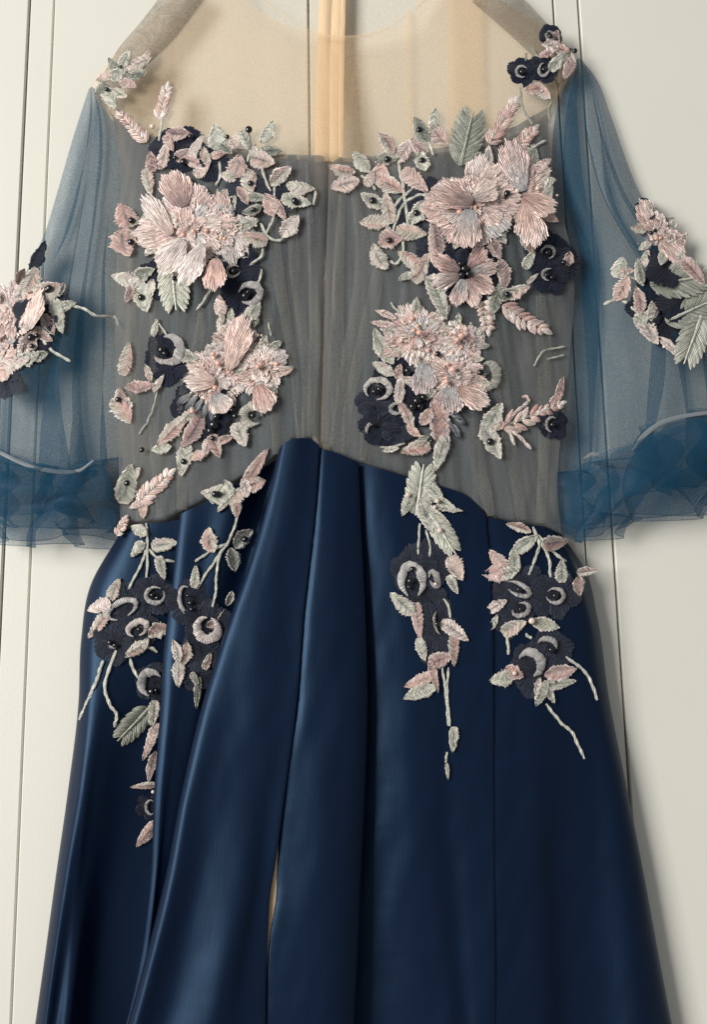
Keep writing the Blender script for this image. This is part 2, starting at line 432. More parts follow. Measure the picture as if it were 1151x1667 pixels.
# --- right side panel, turning back at the hip
sp = [
    rail((844, 920, 1000, 1130, 1290, 1420, 1540, YB), (784, 790, 794, 797, 800, 801, 802, 803), (41, 44, 45.8, 46.8, 46, 44.8, 43.2, 42)),
    rail((842, 920, 1000, 1130, 1290, 1420, 1540, YB), (800, 806, 810, 812, 813, 813, 814, 816), (41.6, 44.5, 46.2, 47.2, 46.4, 45.2, 43.6, 42.4)),
    rail((848, 920, 1000, 1130, 1290, 1420, 1540, YB), (832, 836, 838, 838, 838, 838, 840, 846), (41.4, 44.3, 46, 47, 46.2, 45, 43.6, 42.6)),
    rail((853, 920, 1000, 1130, 1290, 1420, 1540, YB), (862, 872, 874, 876, 876, 878, 882, 890), (38, 42, 44, 45, 44.5, 43.5, 42.5, 42)),
    rail((856, 920, 1000, 1130, 1290, 1420, 1540, YB), (886, 906, 912, 912, 912, 914, 920, 926), (35, 39, 41, 40, 36, 33, 31, 30)),
    rail((862, 925, 1000, 1130, 1290, 1420, 1540, YB), (900, 932, 944, 952, 962, 966, 972, 980), (31, 34, 36, 36, 32, 30, 29, 30)),
    rail((868, 925, 1000, 1130, 1290, 1420, 1540, YB), (910, 942, 962, 978, 1004, 1020, 1034, 1052), (24, 26, 28, 29, 31, 33, 35, 38)),
    rail((872, 925, 1000, 1130, 1290, 1420, 1540, YB), (916, 952, 971, 990, 1022, 1048, 1070, 1112), (12, 12, 13, 14, 16, 17, 18, 20)),
    rail((872, 925, 1000, 1130, 1290, 1420, 1540, YB), (890, 925, 940, 955, 985, 1005, 1025, 1060), (1.5, 1.5, 1.5, 1.5, 1.5, 1.5, 1.5, 1.5)),
]
loft('skirt_panel', sp, 150, 7, MAT['satin'], (('side', 1, 7),), 0.5, 4)
# back of the skirt and the nude underskirt that shows in the slit
bk = [rail((872, 1290, YB), (225 + k*165, 150 + k*210, 90 + k*243), (1.6,)*3) for k in range(5)]
bk[-1] = rail((872, 1290, YB), (890, 985, 1060), (1.6,)*3)
loft('skirt_back', bk, 20, 4, MAT['satin'], (), 0.1, 5)
loft('underskirt', [rail((800, 1290, YB), (a, b, c), (d0, d1, d1)) for a, b, c, d0, d1 in
     ((500, 440, 400, 22, 46), (512, 452, 418, 25, 59), (530, 466, 436, 25, 59), (548, 482, 452, 22, 46))], 30, 5, MAT['nude_satin'], (), 0.3, 6)

# --- bodice depth model shared by yoke and bodice
def body_d(x, y):
    x = np.asarray(x, float); y = np.asarray(y, float)
    u = np.clip((x - 553) / 400.0, -1, 1)
    t = np.clip((y + 60) / 460.0, 0, 1)
    amp = 10 + 30 * t * t * (3 - 2*t)
    d = 9 + amp * np.sqrt(np.maximum(0, 1 - u*u*0.97))
    bust = 8*np.exp(-((x - 350)/130)**2 - ((y - 380)/120)**2) + 8*np.exp(-((x - 760)/130)**2 - ((y - 380)/120)**2)
    return d + bust

def sheet(name, left, right, top, bottom, nx, ny, dfun, mat, key=None):
    """cloth between side curves left(y), right(y) and hems top(s), bottom(s)"""
    s = np.linspace(0, 1, nx)[:, None]; v = np.linspace(0, 1, ny)[None, :]
    ys = top(s) + (bottom(s) - top(s)) * v
    xs = left(ys) + (right(ys) - left(ys)) * s
    d = dfun(xs, ys)
    W = P(xs, ys, d).reshape(-1, 3)
    f = grid_faces(nx, ny)
    if key: reg(key, W, f)
    return make_mesh(name, W, f, mat, dress)

crease = lambda x, y, sl, fr, seed: np.vectorize(lambda a, b: nz((a - 530 + sl*(b - 700)*(a - 530)/300)*fr + seed, b*0.0022, seed))(x, y)
seg = lambda ys, xs: (lambda y: np.interp(y, ys, xs))
smo = lambda ys, xs: (lambda y: spl(ys, xs, y))

bl = smo((100, 200, 300, 450, 600, 700, 870), (150, 186, 196, 188, 188, 192, 196))
br = smo((100, 200, 300, 420, 600, 800, 870), (925, 893, 903, 932, 926, 908, 914))
ctr = smo((240, 400, 560, 720), (536, 530, 526, 521))
ctr2 = smo((240, 400, 560, 720), (537.5, 531.5, 527.5, 522.5))
WX = [150, 190, 215, 270, 320, 400, 440, 480, 510, 520, 590, 655, 760, 800, 890, 915, 960]
WY = [880, 866, 850, 845, 820, 772, 748, 714, 714, 727, 753, 772, 805, 842, 856, 870, 890]
def tuck(x, y):
    q = np.clip((y - np.interp(x, WX, WY) + 3)/14.0, 0, 1)
    return 30*q*q*(3 - 2*q)
def bod_d(x, y):
    w = crease(x, y, 0.25, 0.030, 1.3) * 2.4 + crease(x, y, -0.2, 0.075, 5.2) * 1.3
    e = np.exp(-np.abs(x - spl((240, 400, 560, 720), (536, 530, 526, 521), y)) / 6.0)
    return np.maximum(4, body_d(x, y) + w - 4 * e - tuck(x, y))
top_l = lambda s: np.interp(s, (0, .12, .3, .55, .75, .96, .985, 1), (185, 215, 235, 240, 250, 252, 256, 272))
bot_l = lambda s: np.interp(s, (0, .1, .25, .5, .75, .85, 1), (885, 880, 860, 830, 775, 750, 745))
top_r = lambda s: np.interp(s, (0, .015, .04, .3, .6, .85, 1), (272, 262, 257, 250, 235, 205, 170))
bot_r = lambda s: np.interp(s, (0, .15, .35, .65, .75, .9, 1), (745, 765, 795, 825, 860, 872, 885))
sheet('bodice_panel', bl, ctr, top_l, bot_l, 110, 110, bod_d, MAT['grey'], 'bodl')
sheet('bodice_panel', ctr2, br, top_r, bot_r, 120, 110, bod_d, MAT['grey'], 'bodr')
# inner lining net of the bodice
sheet('bodice_lining', bl, br, lambda s: np.interp(s, (0, .06, .15, .3, .46, .54, .7, .85, .95, 1), (190, 218, 238, 248, 256, 258, 252, 238, 212, 180)), lambda s: np.interp(s, (0, .25, .45, .6, .85, 1), (880, 860, 760, 790, 850, 880)), 150, 70,
      lambda x, y: np.maximum(3, body_d(x, y)*0.55 + crease(x, y, 0.5, 0.05, 9.1)*5 - tuck(x, y + 8)), MAT['nude_in'])
sheet('bodice_back', bl, br, lambda s: np.interp(s, (0, .06, .15, .3, .46, .54, .7, .85, .95, 1), (190, 218, 238, 248, 256, 258, 252, 238, 212, 180)), lambda s: 875 + 0*s, 60, 40, lambda x, y: 2.2 + 0*x, MAT['nude_in'])

# lengthwise gathers of the bodice net and the stitched centre seam
# --- nude yoke: front sheet with the round neckline, back sheet, thick shoulder folds
yl = smo((-60, 0, 75, 140, 200, 290), (345, 272, 200, 152, 184, 196))
yr = smo((-60, 0, 45, 95, 140, 200, 290), (760, 818, 890, 938, 915, 893, 903))
def neck(s):
    x = 300 + 520*s
    return np.where(np.abs(x - 560) < 190, 58 - ((x - 560)/190.0)**2 * 120, -62)
yk = lambda x, y: body_d(x, y) - 1.5 + crease(x, y, 0.0, 0.02, 4.4)*1.2
sheet('yoke', yl, yr, neck, lambda s: np.interp(s, (0, .06, .15, .3, .46, .54, .7, .85, .95, 1), (190, 218, 238, 248, 256, 258, 252, 238, 212, 180)) + 5, 140, 50, yk, MAT['nude'], 'yoke')
sheet('yoke_back', yl, yr, lambda s: -62 + 0*s, lambda s: np.interp(s, (0, .06, .15, .3, .46, .54, .7, .85, .95, 1), (190, 218, 238, 248, 256, 258, 252, 238, 212, 180)) + 5, 70, 40,
      lambda x, y: 3 + 3*np.exp(-((x - 752)/22)**2), MAT['nude_back'])
def strip(name, pts, w, mat, dfun, lift=0.0, n=40, m=5, round_=0.0, par=None, wav=0.0):
    """flat ribbon along photo points"""
    a = np.array(pts, float); k = np.linspace(0, 1, len(a)); t = np.linspace(0, 1, n)
    x = spl(k, a[:, 0], t); y = spl(k, a[:, 1], t)
    wd = np.interp(t, np.linspace(0, 1, len(w)), w) if hasattr(w, '__len__') else np.full(n, w)
    dx, dy = np.gradient(x), np.gradient(y); L = np.hypot(dx, dy); nx, ny = -dy/L, dx/L
    V = []
    for j in range(m):
        s = -0.5 + j/(m - 1)
        X = x + nx*wd*s; Y = y + ny*wd*s
        D = dfun(x, y) + lift + round_*(1 - (2*s)**2)
        if wav: D = D + np.array([nz(q*9, s*2, 7.7) for q in t])*wav
        V.append(P(X, Y, D))
    return make_mesh(name, np.array(V).reshape(-1, 3), grid_faces(m, n), mat, par or dress)
# shoulders: net rolled over in several layers
strip('shoulder_fold', [(308, -20), (262, 42), (216, 92), (186, 130), (176, 150)], (62, 60, 54, 40, 14), MAT['taupe'], lambda x, y: body_d(x, y) + 1, 1, 40, 9, 5)
strip('shoulder_fold', [(788, -20), (842, 28), (888, 76), (908, 112), (912, 134)], (60, 58, 52, 40, 14), MAT['taupe'], lambda x, y: body_d(x, y) + 1, 1, 40, 9, 5)
strip('neckline_binding', [(400, -24), (440, 8), (490, 43), (530, 57), (560, 59.5), (600, 56), (640, 40), (680, 10), (720, -26)], 5, MAT['nude'], yk, 0.6, 60, 3, 0.5)
# pressed pleat and seams of the net on the right of the yoke
strip('net_seam', [(664, 16), (665, 110), (668, 225)], 9, MAT['nude'], lambda x, y: 7 + 0*x, 0, 20, 3, .6)
strip('net_seam', [(782, 0), (784, 110), (788, 200)], 9, MAT['nude'], lambda x, y: 7 + 0*x, 0, 20, 3, .6)
strip('net_pleat', [(753, -20), (755, 100), (758, 230)], 54, MAT['nude'], lambda x, y: 9 + 0*x, 0, 20, 4, .6)
for i, (pts, w) in enumerate((
        ([(470, 262), (480, 430), (498, 600), (494, 712)], (5, 9, 7, 4)), ([(500, 262), (508, 420), (512, 560), (504, 708)], (3, 6, 9, 5)),
        ([(440, 300), (452, 440), (478, 600), (486, 715)], (6, 10, 6, 3)), ([(560, 270), (552, 420), (548, 580), (552, 735)], (4, 8, 12, 9)),
        ([(575, 300), (590, 430), (560, 600), (540, 725)], (5, 12, 7, 4)), ([(620, 430), (600, 520), (570, 640), (560, 738)], (9, 12, 8, 5)),
        ([(660, 470), (640, 560), (600, 680), (590, 748)], (6, 9, 9, 5)), ([(800, 540), (815, 620), (830, 720), (850, 845)], (6, 12, 10, 8)),
        ([(770, 680), (775, 740), (790, 800), (800, 838)], (8, 12, 10, 6)), ([(250, 480), (255, 580), (250, 700), (262, 840)], (8, 11, 8, 6)),
        ([(330, 500), (322, 560), (300, 660), (296, 828)], (6, 9, 11, 8)), ([(215, 420), (214, 560), (222, 700), (228, 846)], (6, 10, 9, 6)),
        ([(430, 470), (440, 560), (446, 640), (450, 738)], (6, 8, 10, 5)), ([(880, 480), (885, 560), (886, 700), (880, 850)], (7, 12, 9, 7)))):
    strip('net_fold', pts, [q*2.1 for q in w], MAT['fold'], lambda x, y: body_d(x, y) + 2.0, 0, 40, 5, 1.0, wav=1.2)
strip('centre_seam', [(529, 400), (528, 470), (526, 560), (523, 724)], (1.5, 4, 5, 4), MAT['seam'], lambda x, y: body_d(x, y) - 3.5, 0, 60, 3, .4, wav=1.2)
strip('centre_seam', [(545, 440), (541, 540), (538, 640), (534, 728)], (3, 9, 12, 10), MAT['fold'], lambda x, y: body_d(x, y) + 1.5, 0, 60, 4, .8, wav=2)
# zip tapes on the centre line, running on down inside the bodice
zd = lambda x, y: np.where(np.asarray(y) < 262, np.maximum(14, body_d(x, y) - 10), body_d(x, y)*0.40)
strip('zip_tape', [(531, -30), (526, 120), (524, 250), (521, 420), (518, 600), (514, 740)], (19, 22, 24, 17, 12, 11), MAT['nude_satin'], zd, 0, 60, 7, 1.2, wav=.7)
strip('zip_tape', [(553, -30), (548, 120), (547, 250), (540, 420), (536, 600), (531, 740)], (22, 23, 21, 15, 12, 12), MAT['nude_satin'], zd, 0, 60, 7, 1.2, wav=.7)
strip('zip_tape_edge', [(560, -30), (556, 120), (555, 255)], (7, 8, 7), MAT['nude_satin'], zd, 1.6, 40, 4, .6, wav=.5)

# --- sleeves: gathered tubes of blue net
def gather(name, left, right, top, bottom, nx, ny, k, amp, depth, base, mat, seed, key=None, flare=0.0, jag=0.0, drift=0.22):
    """net gathered into S-folds: x swings back under itself where a fold overlaps"""
    s = np.linspace(0, 1, nx); V = []
    for j in range(ny):
        v = j/(ny - 1)
        for i, q in enumerate(s):
            ph = 2*math.pi*(k*q + 0.85*nz(q*1.7 + seed, v*0.9, seed) + drift*nz(q*4 + seed, v*2.6, 2))
            am = 0.35 + 1.5*abs(nz(q*2.6 + 5, v*1.1, seed*2)) 
            y = top(q) + (bottom(q) - top(q))*v + jag*v*(nz(q*k*1.0, seed, 1.0)*1.4) + jag*0.5*nz(q*3.5, v*2.0, seed)*v
            xl, xr = left(y), right(y); w = xr - xl
            ed = math.sin(math.pi*q)**0.5
            fl = (1 + flare*v)
            x = xl + w*(q + am*amp*ed*math.sin(ph)/k) 
            d = base(q, v) + depth*fl*am*ed*math.cos(ph) + 1.2*nz(x*0.02, y*0.02, seed)
            V.append((x, y, max(1.5, d)))
    A = np.array(V)
    W = P(A[:, 0], A[:, 1], A[:, 2])
    f = grid_faces(ny, nx)
    if key: reg(key, W, f)
    o = make_mesh(name, W, f, mat, sleeve)
    if name == 'ruffle':                     # rolled hem along the free edge
        E = W[-nx:]; V = []
        T = np.gradient(E, axis=0); T /= np.linalg.norm(T, axis=1)[:, None] + 1e-9
        U = np.cross(T, np.array([0, 1.0, 0])); U /= np.linalg.norm(U, axis=1)[:, None] + 1e-9
        for q in range(5):
            an = 2*math.pi*q/5
            V.append(E + 0.00055*(U*math.cos(an) + np.array([0, 1.0, 0])*math.sin(an)))
        make_mesh('hem', np.array(V).transpose(1, 0, 2).reshape(-1, 3), grid_faces(nx, 5, True), mat, o)
    return o

for side in (0, 1):
    sleeve = empty('sleeve', parent=dress)
    if side == 0:
        outer = smo((140, 220, 330, 375, 450, 500, 600, 700, 770, 900), (146, 120, 88, 74, 38, 8, -32, -50, -52, -62))
        inner = smo((140, 180, 240, 320, 420, 560, 700, 900), (152, 180, 197, 196, 190, 192, 196, 198))
        lf, rt = outer, inner
        ltop = lambda q: 140 + 8*abs(q - .5)
        lbot = lambda q: float(np.interp(q, (0, .2, .45, .7, .85, 1), (715, 742, 760, 768, 752, 745)))
        rbot = lambda q: float(np.interp(q, (0, .2, .4, .55, .75, 1), (838, 868, 880, 876, 880, 888)))
    else:
        inner = smo((95, 180, 250, 330, 400, 520, 620, 760, 900), (938, 906, 900, 908, 928, 928, 922, 908, 902))
        outer = smo((95, 130, 180, 260, 310, 370, 430, 500, 600, 680, 900), (946, 972, 992, 1020, 1040, 1075, 1120, 1165, 1205, 1225, 1230))
        lf, rt = inner, outer
        ltop = lambda q: 94 + 6*abs(q - .5)
        lbot = lambda q: float(np.interp(q, (0, .12, .35, .5, .7, 1), (770, 765, 745, 705, 675, 655)))
        rbot = lambda q: float(np.interp(q, (0, .1, .3, .5, .7, 1), (866, 882, 868, 854, 832, 780)))
    key = 'slv%d' % side
    hump = lambda q, v: 10 + 26*math.sin(math.pi*min(1, max(0, q)))**0.8*(0.35 + 0.65*v)
    gather('sleeve_front', lf, rt, ltop, lbot, 240, 80, 2.9 + .5*side, 0.46 - .06*side, 6.0, hump, MAT['blue'], 12.3 + side*17.8, key)
    gather('sleeve_back', lf, rt, ltop, lbot, 160, 50, 2.2, 0.46, 2.5, lambda q, v: 7, MAT['blue'], 8.1 + side*3)
    rtop = lambda q: lbot(q) - 3
    puff = lambda lo, hi: (lambda q, v: lo + hi*math.sin(math.pi*q)**.8*(0.45 + 0.55*math.sin(math.pi*min(1, v*0.92 + 0.08))))
    gather('ruffle', lf, rt, rtop, rbot, 260, 44, 3.3, 0.42, 7.0, puff(12, 30), MAT['blue_deep'], 1.7 + side*8.3, None, .5, 17, .44)
    gather('ruffle', lf, rt, rtop, lambda q: rbot(q) - 8, 220, 34, 2.6, 0.46, 4.0, puff(8, 8), MAT['blue_deep'], 6.2 + side*8.3, None, .4, 14, .44)
    gather('ruffle', lf, rt, rtop, lambda q: rbot(q) - 34 + 12*math.sin(q*7 + 1), 220, 34, 2.3, 0.46, 6.0, puff(18, 36), MAT['blue_deep'], 4.9 + side*8.3, None, .4, 18, .44)
    gather('ruffle', lf, rt, rtop, lambda q: rbot(q) - 16 + 10*math.sin(q*8 + 2), 220, 34, 2.0, 0.46, 5.0, puff(16, 24), MAT['blue_deep'], 14.9 + side*8.3, None, .4, 16, .44)
    if side == 0:
        strip('elastic_band', [(-30, 722), (5, 738), (45, 756), (90, 766), (128, 765), (152, 748)], (5, 6, 7, 7, 6, 3), MAT['band'], lambda x, y: 40 - 0.02*abs(x - 60), 0, 50, 4, .8, sleeve, .8)
    else:
        strip('elastic_band', [(1030, 733), (1048, 708), (1072, 690), (1100, 679), (1140, 672), (1185, 668)], (4, 8, 8, 7, 6, 6), MAT['band'], lambda x, y: 40 - 0.0*x, 0, 50, 4, .8, sleeve, .8)
        strip('elastic_band', [(950, 746), (965, 738), (985, 742)], (3, 7, 4), MAT['band'], lambda x, y: 34 - 0.0*x, 0, 20, 4, 1.0, sleeve, 1)
#APPLIQUES
# ------------------------------------------------------------------ appliques
CAMV = Vector(CAM)
def surf_d(surf, x, y):
    if surf == 'body':
        return float(body_d(x, y)) + 1.6
    if surf == 'shoulder':
        return float(body_d(x, y)) + 6.5
    v = (P(x, y, 100.0) - CAM); dv = Vector(v).normalized()
    hit = BVH[surf].ray_cast(CAMV, dv)
    if hit[0] is None:
        hit = BVH[surf].find_nearest(Vector(P(x, y, 35.0)))
    return -hit[0].y * 1000.0

class Spot:
    """tangent patch of the cloth at a photo pixel"""
    def __init__(self, surf, x, y, r):
        self.x, self.y = x, y
        r = max(8, r*0.7)
        d0 = surf_d(surf, x, y)
        l, rr, t, b = (surf_d(surf, x - r, y), surf_d(surf, x + r, y), surf_d(surf, x, y - r), surf_d(surf, x, y + r))
        cl = lambda q: max(-0.45, min(0.45, q))
        self.a = max(d0, 0.5*d0 + 0.25*(l + rr) if abs(l - rr) < 14 else d0)
        self.b = cl((rr - l)/(2*r)); self.c = cl((b - t)/(2*r))
    def w(self, x, y, h):
        return P(x, y, self.a + self.b*(np.asarray(x) - self.x) + self.c*(np.asarray(y) - self.y) + h)

PINK = [lin(c) for c in ((234, 197, 183), (240, 212, 199), (224, 183, 171), (245, 227, 217), (206, 168, 158))]
PALE = lin((244, 230, 222)); SILV = lin((196, 196, 194)); SAGE = lin((188, 189, 172)); SAGEL = lin((236, 235, 219))
SAGED = lin((136, 140, 126)); NAVY = lin((26, 32, 52)); CHAR = lin((50, 56, 70)); MAUVE = lin((172, 146, 142)); CREAM = lin((214, 210, 190))
def mixc(a, b, t): return tuple(a[i]*(1 - t) + b[i]*t for i in range(3))

def petal(par, sp, bx, by, L, W, ang, h0, c_in, c_out, mat='thread', scal=0, cup=1.5, ruf=0.8, shape='fan', th=0.8, name='petal', ax=None, nl=10, nw=13):
    """embroidered petal or leaf: padded satin stitch over a ruffled shape, base at (bx,by), pointing to ang"""
    if scal: nw = 27
    t = np.linspace(0, 1, nl)[:, None]; s = np.linspace(-1, 1, nw)[None, :]
    ph = random.uniform(0, 6.28); lop = random.uniform(-.12, .12); sd = random.uniform(0, 99)
    fr = np.array([[nz(i*0.9, j*0.8, sd) for j in range(nw)] for i in range(nl)])     # frayed, hand-stitched outline
    f1 = np.array([nz(j*1.3, sd) for j in range(nw)])[None, :]
    rag = np.array([(-1)**i for i in range(nl)])[:, None]
    tooth = np.array([(-1)**j for j in range(nw)])[None, :]
    if shape == 'fan':
        a = L * t * (1 + (0.03*tooth*t if mat == 'thread' else 0)) * (np.sqrt(np.clip(1 - 0.55*s*s, 0, 1)) + lop*s*t) * (1 + 0.10*f1*t)
        if scal: a = a * (1 + 0.10*t*np.abs(np.sin(s*scal*0.5 + ph)) - 0.05)
        b = s * W/2 * (0.22 + 0.78*t**0.75) * (1 - 0.10*t**4) * (1 + 0.14*fr)
        h = h0 + cup*0.6*t**2 + ruf*0.6*t*np.sin(s*4.2 + ph) + 0.7*fr
    elif shape == 'leaf':
        a = L*t + 0*s
        prof = np.sin(np.pi*np.clip(t*0.97 + 0.02, 0, 1)**0.85)**0.85
        jag = 1 + 0.07*np.sin(t*17 + ph)*np.abs(s)
        b = s*W/2*prof*jag*(1 + 0.28*fr + 0.07*np.abs(s)*rag) + lop*W*np.sin(np.pi*t)*1.5
        h = h0 + cup*0.6*(t - .3)**2 + 0.5*np.abs(s) + ruf*np.sin(t*5 + ph)*s*.6 + 0.8*fr
    else:                                   # 'drop' bud: fat near the base, pointed tip
        a = L*t + 0*s
        prof = np.sin(np.pi*np.clip(t*0.96 + 0.03, 0, 1)**0.65)**0.7
        b = s*W/2*prof*(1 + 0.28*fr + 0.07*np.abs(s)*rag) + lop*W*t*t*2
        h = h0 + cup*0.5*(1 - s*s)*np.sin(np.pi*t) + 0.8*fr
    edge = np.maximum(np.abs(s)**5, (np.abs(2*t - 1)**9 if shape != 'fan' else t**9) + 0*s)
    h = h + th*(1 - edge) - 0.3
    if shape != 'fan': h = h + 0.9*np.exp(-((np.abs(s) - .80)/.12)**2)*(1 + 0*t)
    ca, sa = math.cos(math.radians(ang)), math.sin(math.radians(ang))
    X = a*ca - b*sa; Y = -(a*sa + b*ca)
    if ax:                                  # foreshortened flower: squash about its centre
        k, rot = ax; cr, sr = math.cos(math.radians(rot)), math.sin(math.radians(rot))
        U = X*cr - Y*sr; V = X*sr + Y*cr; U, V = U, V*k
        X = U*cr + V*sr; Y = -U*sr + V*cr
    X = X + bx; Y = Y + by
    if shape == 'fan':
        k = np.clip(t**1.3 + 0*s, 0, 1)[..., None]
        C = np.array(c_in)*(1 - k) + np.array(c_out)*k
        if mat != 'lace':
            r1 = np.clip((t + 0.25*fr - 0.72)*3.2, 0, 1)[..., None]*0.55
            C = C*(1 - r1) + np.array(PALE)*r1
    else:
        # two-tone satin stitch: one half one yarn, the other half another, pale corded rim, dark vein
        side = np.clip((s*random.choice((-1, 1)) + 0.9*fr + random.uniform(-.5, .5))*2.5 + .5, 0, 1)[..., None]
        C = np.array(c_in)*(1 - side) + np.array(mixc(c_in, c_out, .75))*side
        rr = np.clip((np.maximum(np.abs(s) + 0*t, np.abs(2*t - 1)**3 + 0*s) - 0.64)*4.5, 0, 1)[..., None]
        C = C*(1 - rr) + np.array(mixc(c_out, PALE, random.uniform(.3, .8) if mat != 'lace' else 0))*rr
        if mat != 'lace' and random.random() < .6:
            ve = np.exp(-((s - .25*lop)/0.16)**2)*np.sin(np.pi*np.clip(t*1.15, 0, 1))*0.75
            C = C*(1 - ve[..., None]) + np.array(CHAR)*ve[..., None]
    o1, o2 = random.uniform(0, 400), random.uniform(0, 400)
    if shape == 'fan': uv = np.stack([s*W*0.45 + 0*a + o1, a + o2], -1)
    else: uv = np.stack([a + 0.9*np.abs(b) + o1, b + o2], -1)
    return make_mesh(name, sp.w(X, Y, h).reshape(-1, 3), grid_faces(nl, nw), MAT[mat], par, uv.reshape(-1, 2), C.reshape(-1, 3))

_ball = {}
def bead(par, sp, x, y, r, mat='jet', h=2.0, name='bead'):
    """round bead, r in photo pixels"""
    key = mat
    if key not in _ball:
        me = bpy.data.meshes.new(name)
        nu, nv = 12, 8; v = []; f = []
        for j in range(nv + 1):
            for i in range(nu):
                p, q = math.pi*j/nv, 2*math.pi*i/nu
                v.append((math.sin(p)*math.cos(q), math.cos(p)*0.8, math.sin(p)*math.sin(q)))
        f = grid_faces(nv + 1, nu, True)
        me.from_pydata(v, [], f); me.materials.append(MAT[mat])
        me.polygons.foreach_set('use_smooth', [True]*len(f)); me.update()
        _ball[key] = me
    o = bpy.data.objects.new(name, _ball[key]); col.objects.link(o); o.parent = par
    r *= 0.74; o.location = Vector(sp.w(x, y, h*0.8 + r*0.2)); s = r*0.00061
    o.scale = (s, s*0.9, s*random.uniform(.9, 1.1)); o.rotation_euler = (0, random.uniform(0, 3), 0)
    return o

def cord(par, surf, pts, r=3.0, c=SAGEL, name='stem', h=1.2, c2=None):
    """couched cord along photo points, r in photo pixels, a little lumpy as twisted yarn is"""
    a = np.array(pts, float); n = max(8, int(sum(np.hypot(*(a[i+1] - a[i])) for i in range(len(a) - 1))/4))
    k = np.linspace(0, 1, len(a)); t = np.linspace(0, 1, n)
    x = spl(k, a[:, 0], t) if len(a) > 2 else np.interp(t, k, a[:, 0])
    y = spl(k, a[:, 1], t) if len(a) > 2 else np.interp(t, k, a[:, 1])
    sd = random.uniform(0, 90)
    x = x + np.array([nz(q*n*0.25, sd)*1.8 for q in t]); y = y + np.array([nz(q*n*0.25, sd + 9)*1.8 for q in t])
    ds = np.array([surf_d(surf, *(p)) for p in a]); d = np.interp(t, k, ds)
    dx, dy = np.gradient(x), np.gradient(y); L = np.hypot(dx, dy) + 1e-6; nx, ny = -dy/L, dx/L
    m = 7; V = []; UV = []; C = []
    for j in range(m):
        q = math.pi*j/(m - 1)
        rr = 0.78*r*(0.9 + 0.18*np.sin(t*n*1.7 + sd))*np.minimum(1, 0.35 + 5*np.minimum(t, 1 - t) + 0.3)
        V.append(P(x + nx*rr*math.cos(q), y + ny*rr*math.cos(q), d + h + 0.61*rr*math.sin(q)*0.8))
        UV += [(i*2.6 + j*1.6 + sd, j*2.0) for i in range(n)]
        for i in range(n): C.append(mixc(c, c2 or c, t[i]))
    return make_mesh(name, np.array(V).reshape(-1, 3), grid_faces(m, n), MAT['fine'], par, UV, C)

def sprig(par, surf, p0, p1, n=7, ll=18, lw=8, c=None, bend=0.0, spread=42):
    """fern-like spray: a fine stem with paired small leaflets, one piece of embroidery"""
    p0 = np.array(p0, float); p1 = np.array(p1, float); L = np.hypot(*(p1 - p0))
    ang = math.degrees(math.atan2(-(p1 - p0)[1], (p1 - p0)[0]))
    sp = Spot(surf, *(0.5*(p0 + p1)), L*0.4)
    nrm = np.array([-(p1 - p0)[1], (p1 - p0)[0]])/L
    V, Fc, UV, C = [], [], [], []
    def leaflet(bx, by, l, w, an, cc, h):
        t = np.linspace(0, 1, 6)[:, None]; s = np.linspace(-1, 1, 5)[None, :]
        a = l*t + 0*s; b = s*w/2*np.sin(np.pi*np.clip(t*.94 + .03, 0, 1))**.7
        ca, sa = math.cos(math.radians(an)), math.sin(math.radians(an))
        X = bx + a*ca - b*sa; Y = by - (a*sa + b*ca); H = h + 2.0*(1 - s*s)*np.sin(np.pi*t*.9 + .15)
        o = len(V); V.extend(sp.w(X, Y, H).reshape(-1, 3).tolist())
        Fc.extend([tuple(o + q for q in f) for f in grid_faces(6, 5)])
        UV.extend(np.stack([b + random.uniform(0, 90), a], -1).reshape(-1, 2).tolist())
        C.extend([cc]*30)
    for i in range(n):
        q = (i + .3)/n
        b = p0 + (p1 - p0)*q + nrm*bend*math.sin(math.pi*q)*L
        k = 1 - 0.35*q
        for sd in (-1, 1):
            cc = mixc(random.choice(PINK), PALE, random.uniform(0, .5)) if c is None else mixc(c, PALE, random.uniform(0, .3))
            leaflet(b[0], b[1], ll*k*random.uniform(.85, 1.15), lw*random.uniform(.85, 1.15), ang + sd*(spread + random.uniform(-8, 8)), cc, 1 + random.uniform(0, .8))
    leaflet(p1[0] - 6*math.cos(math.radians(ang)), p1[1] + 6*math.sin(math.radians(ang)), ll, lw, ang, PALE, 1.2)
    leaflet(p0[0], p0[1], L, 5, ang, SAGE, 0.4)
    return make_mesh('sprig', V, Fc, MAT['fine'], par, UV, C)

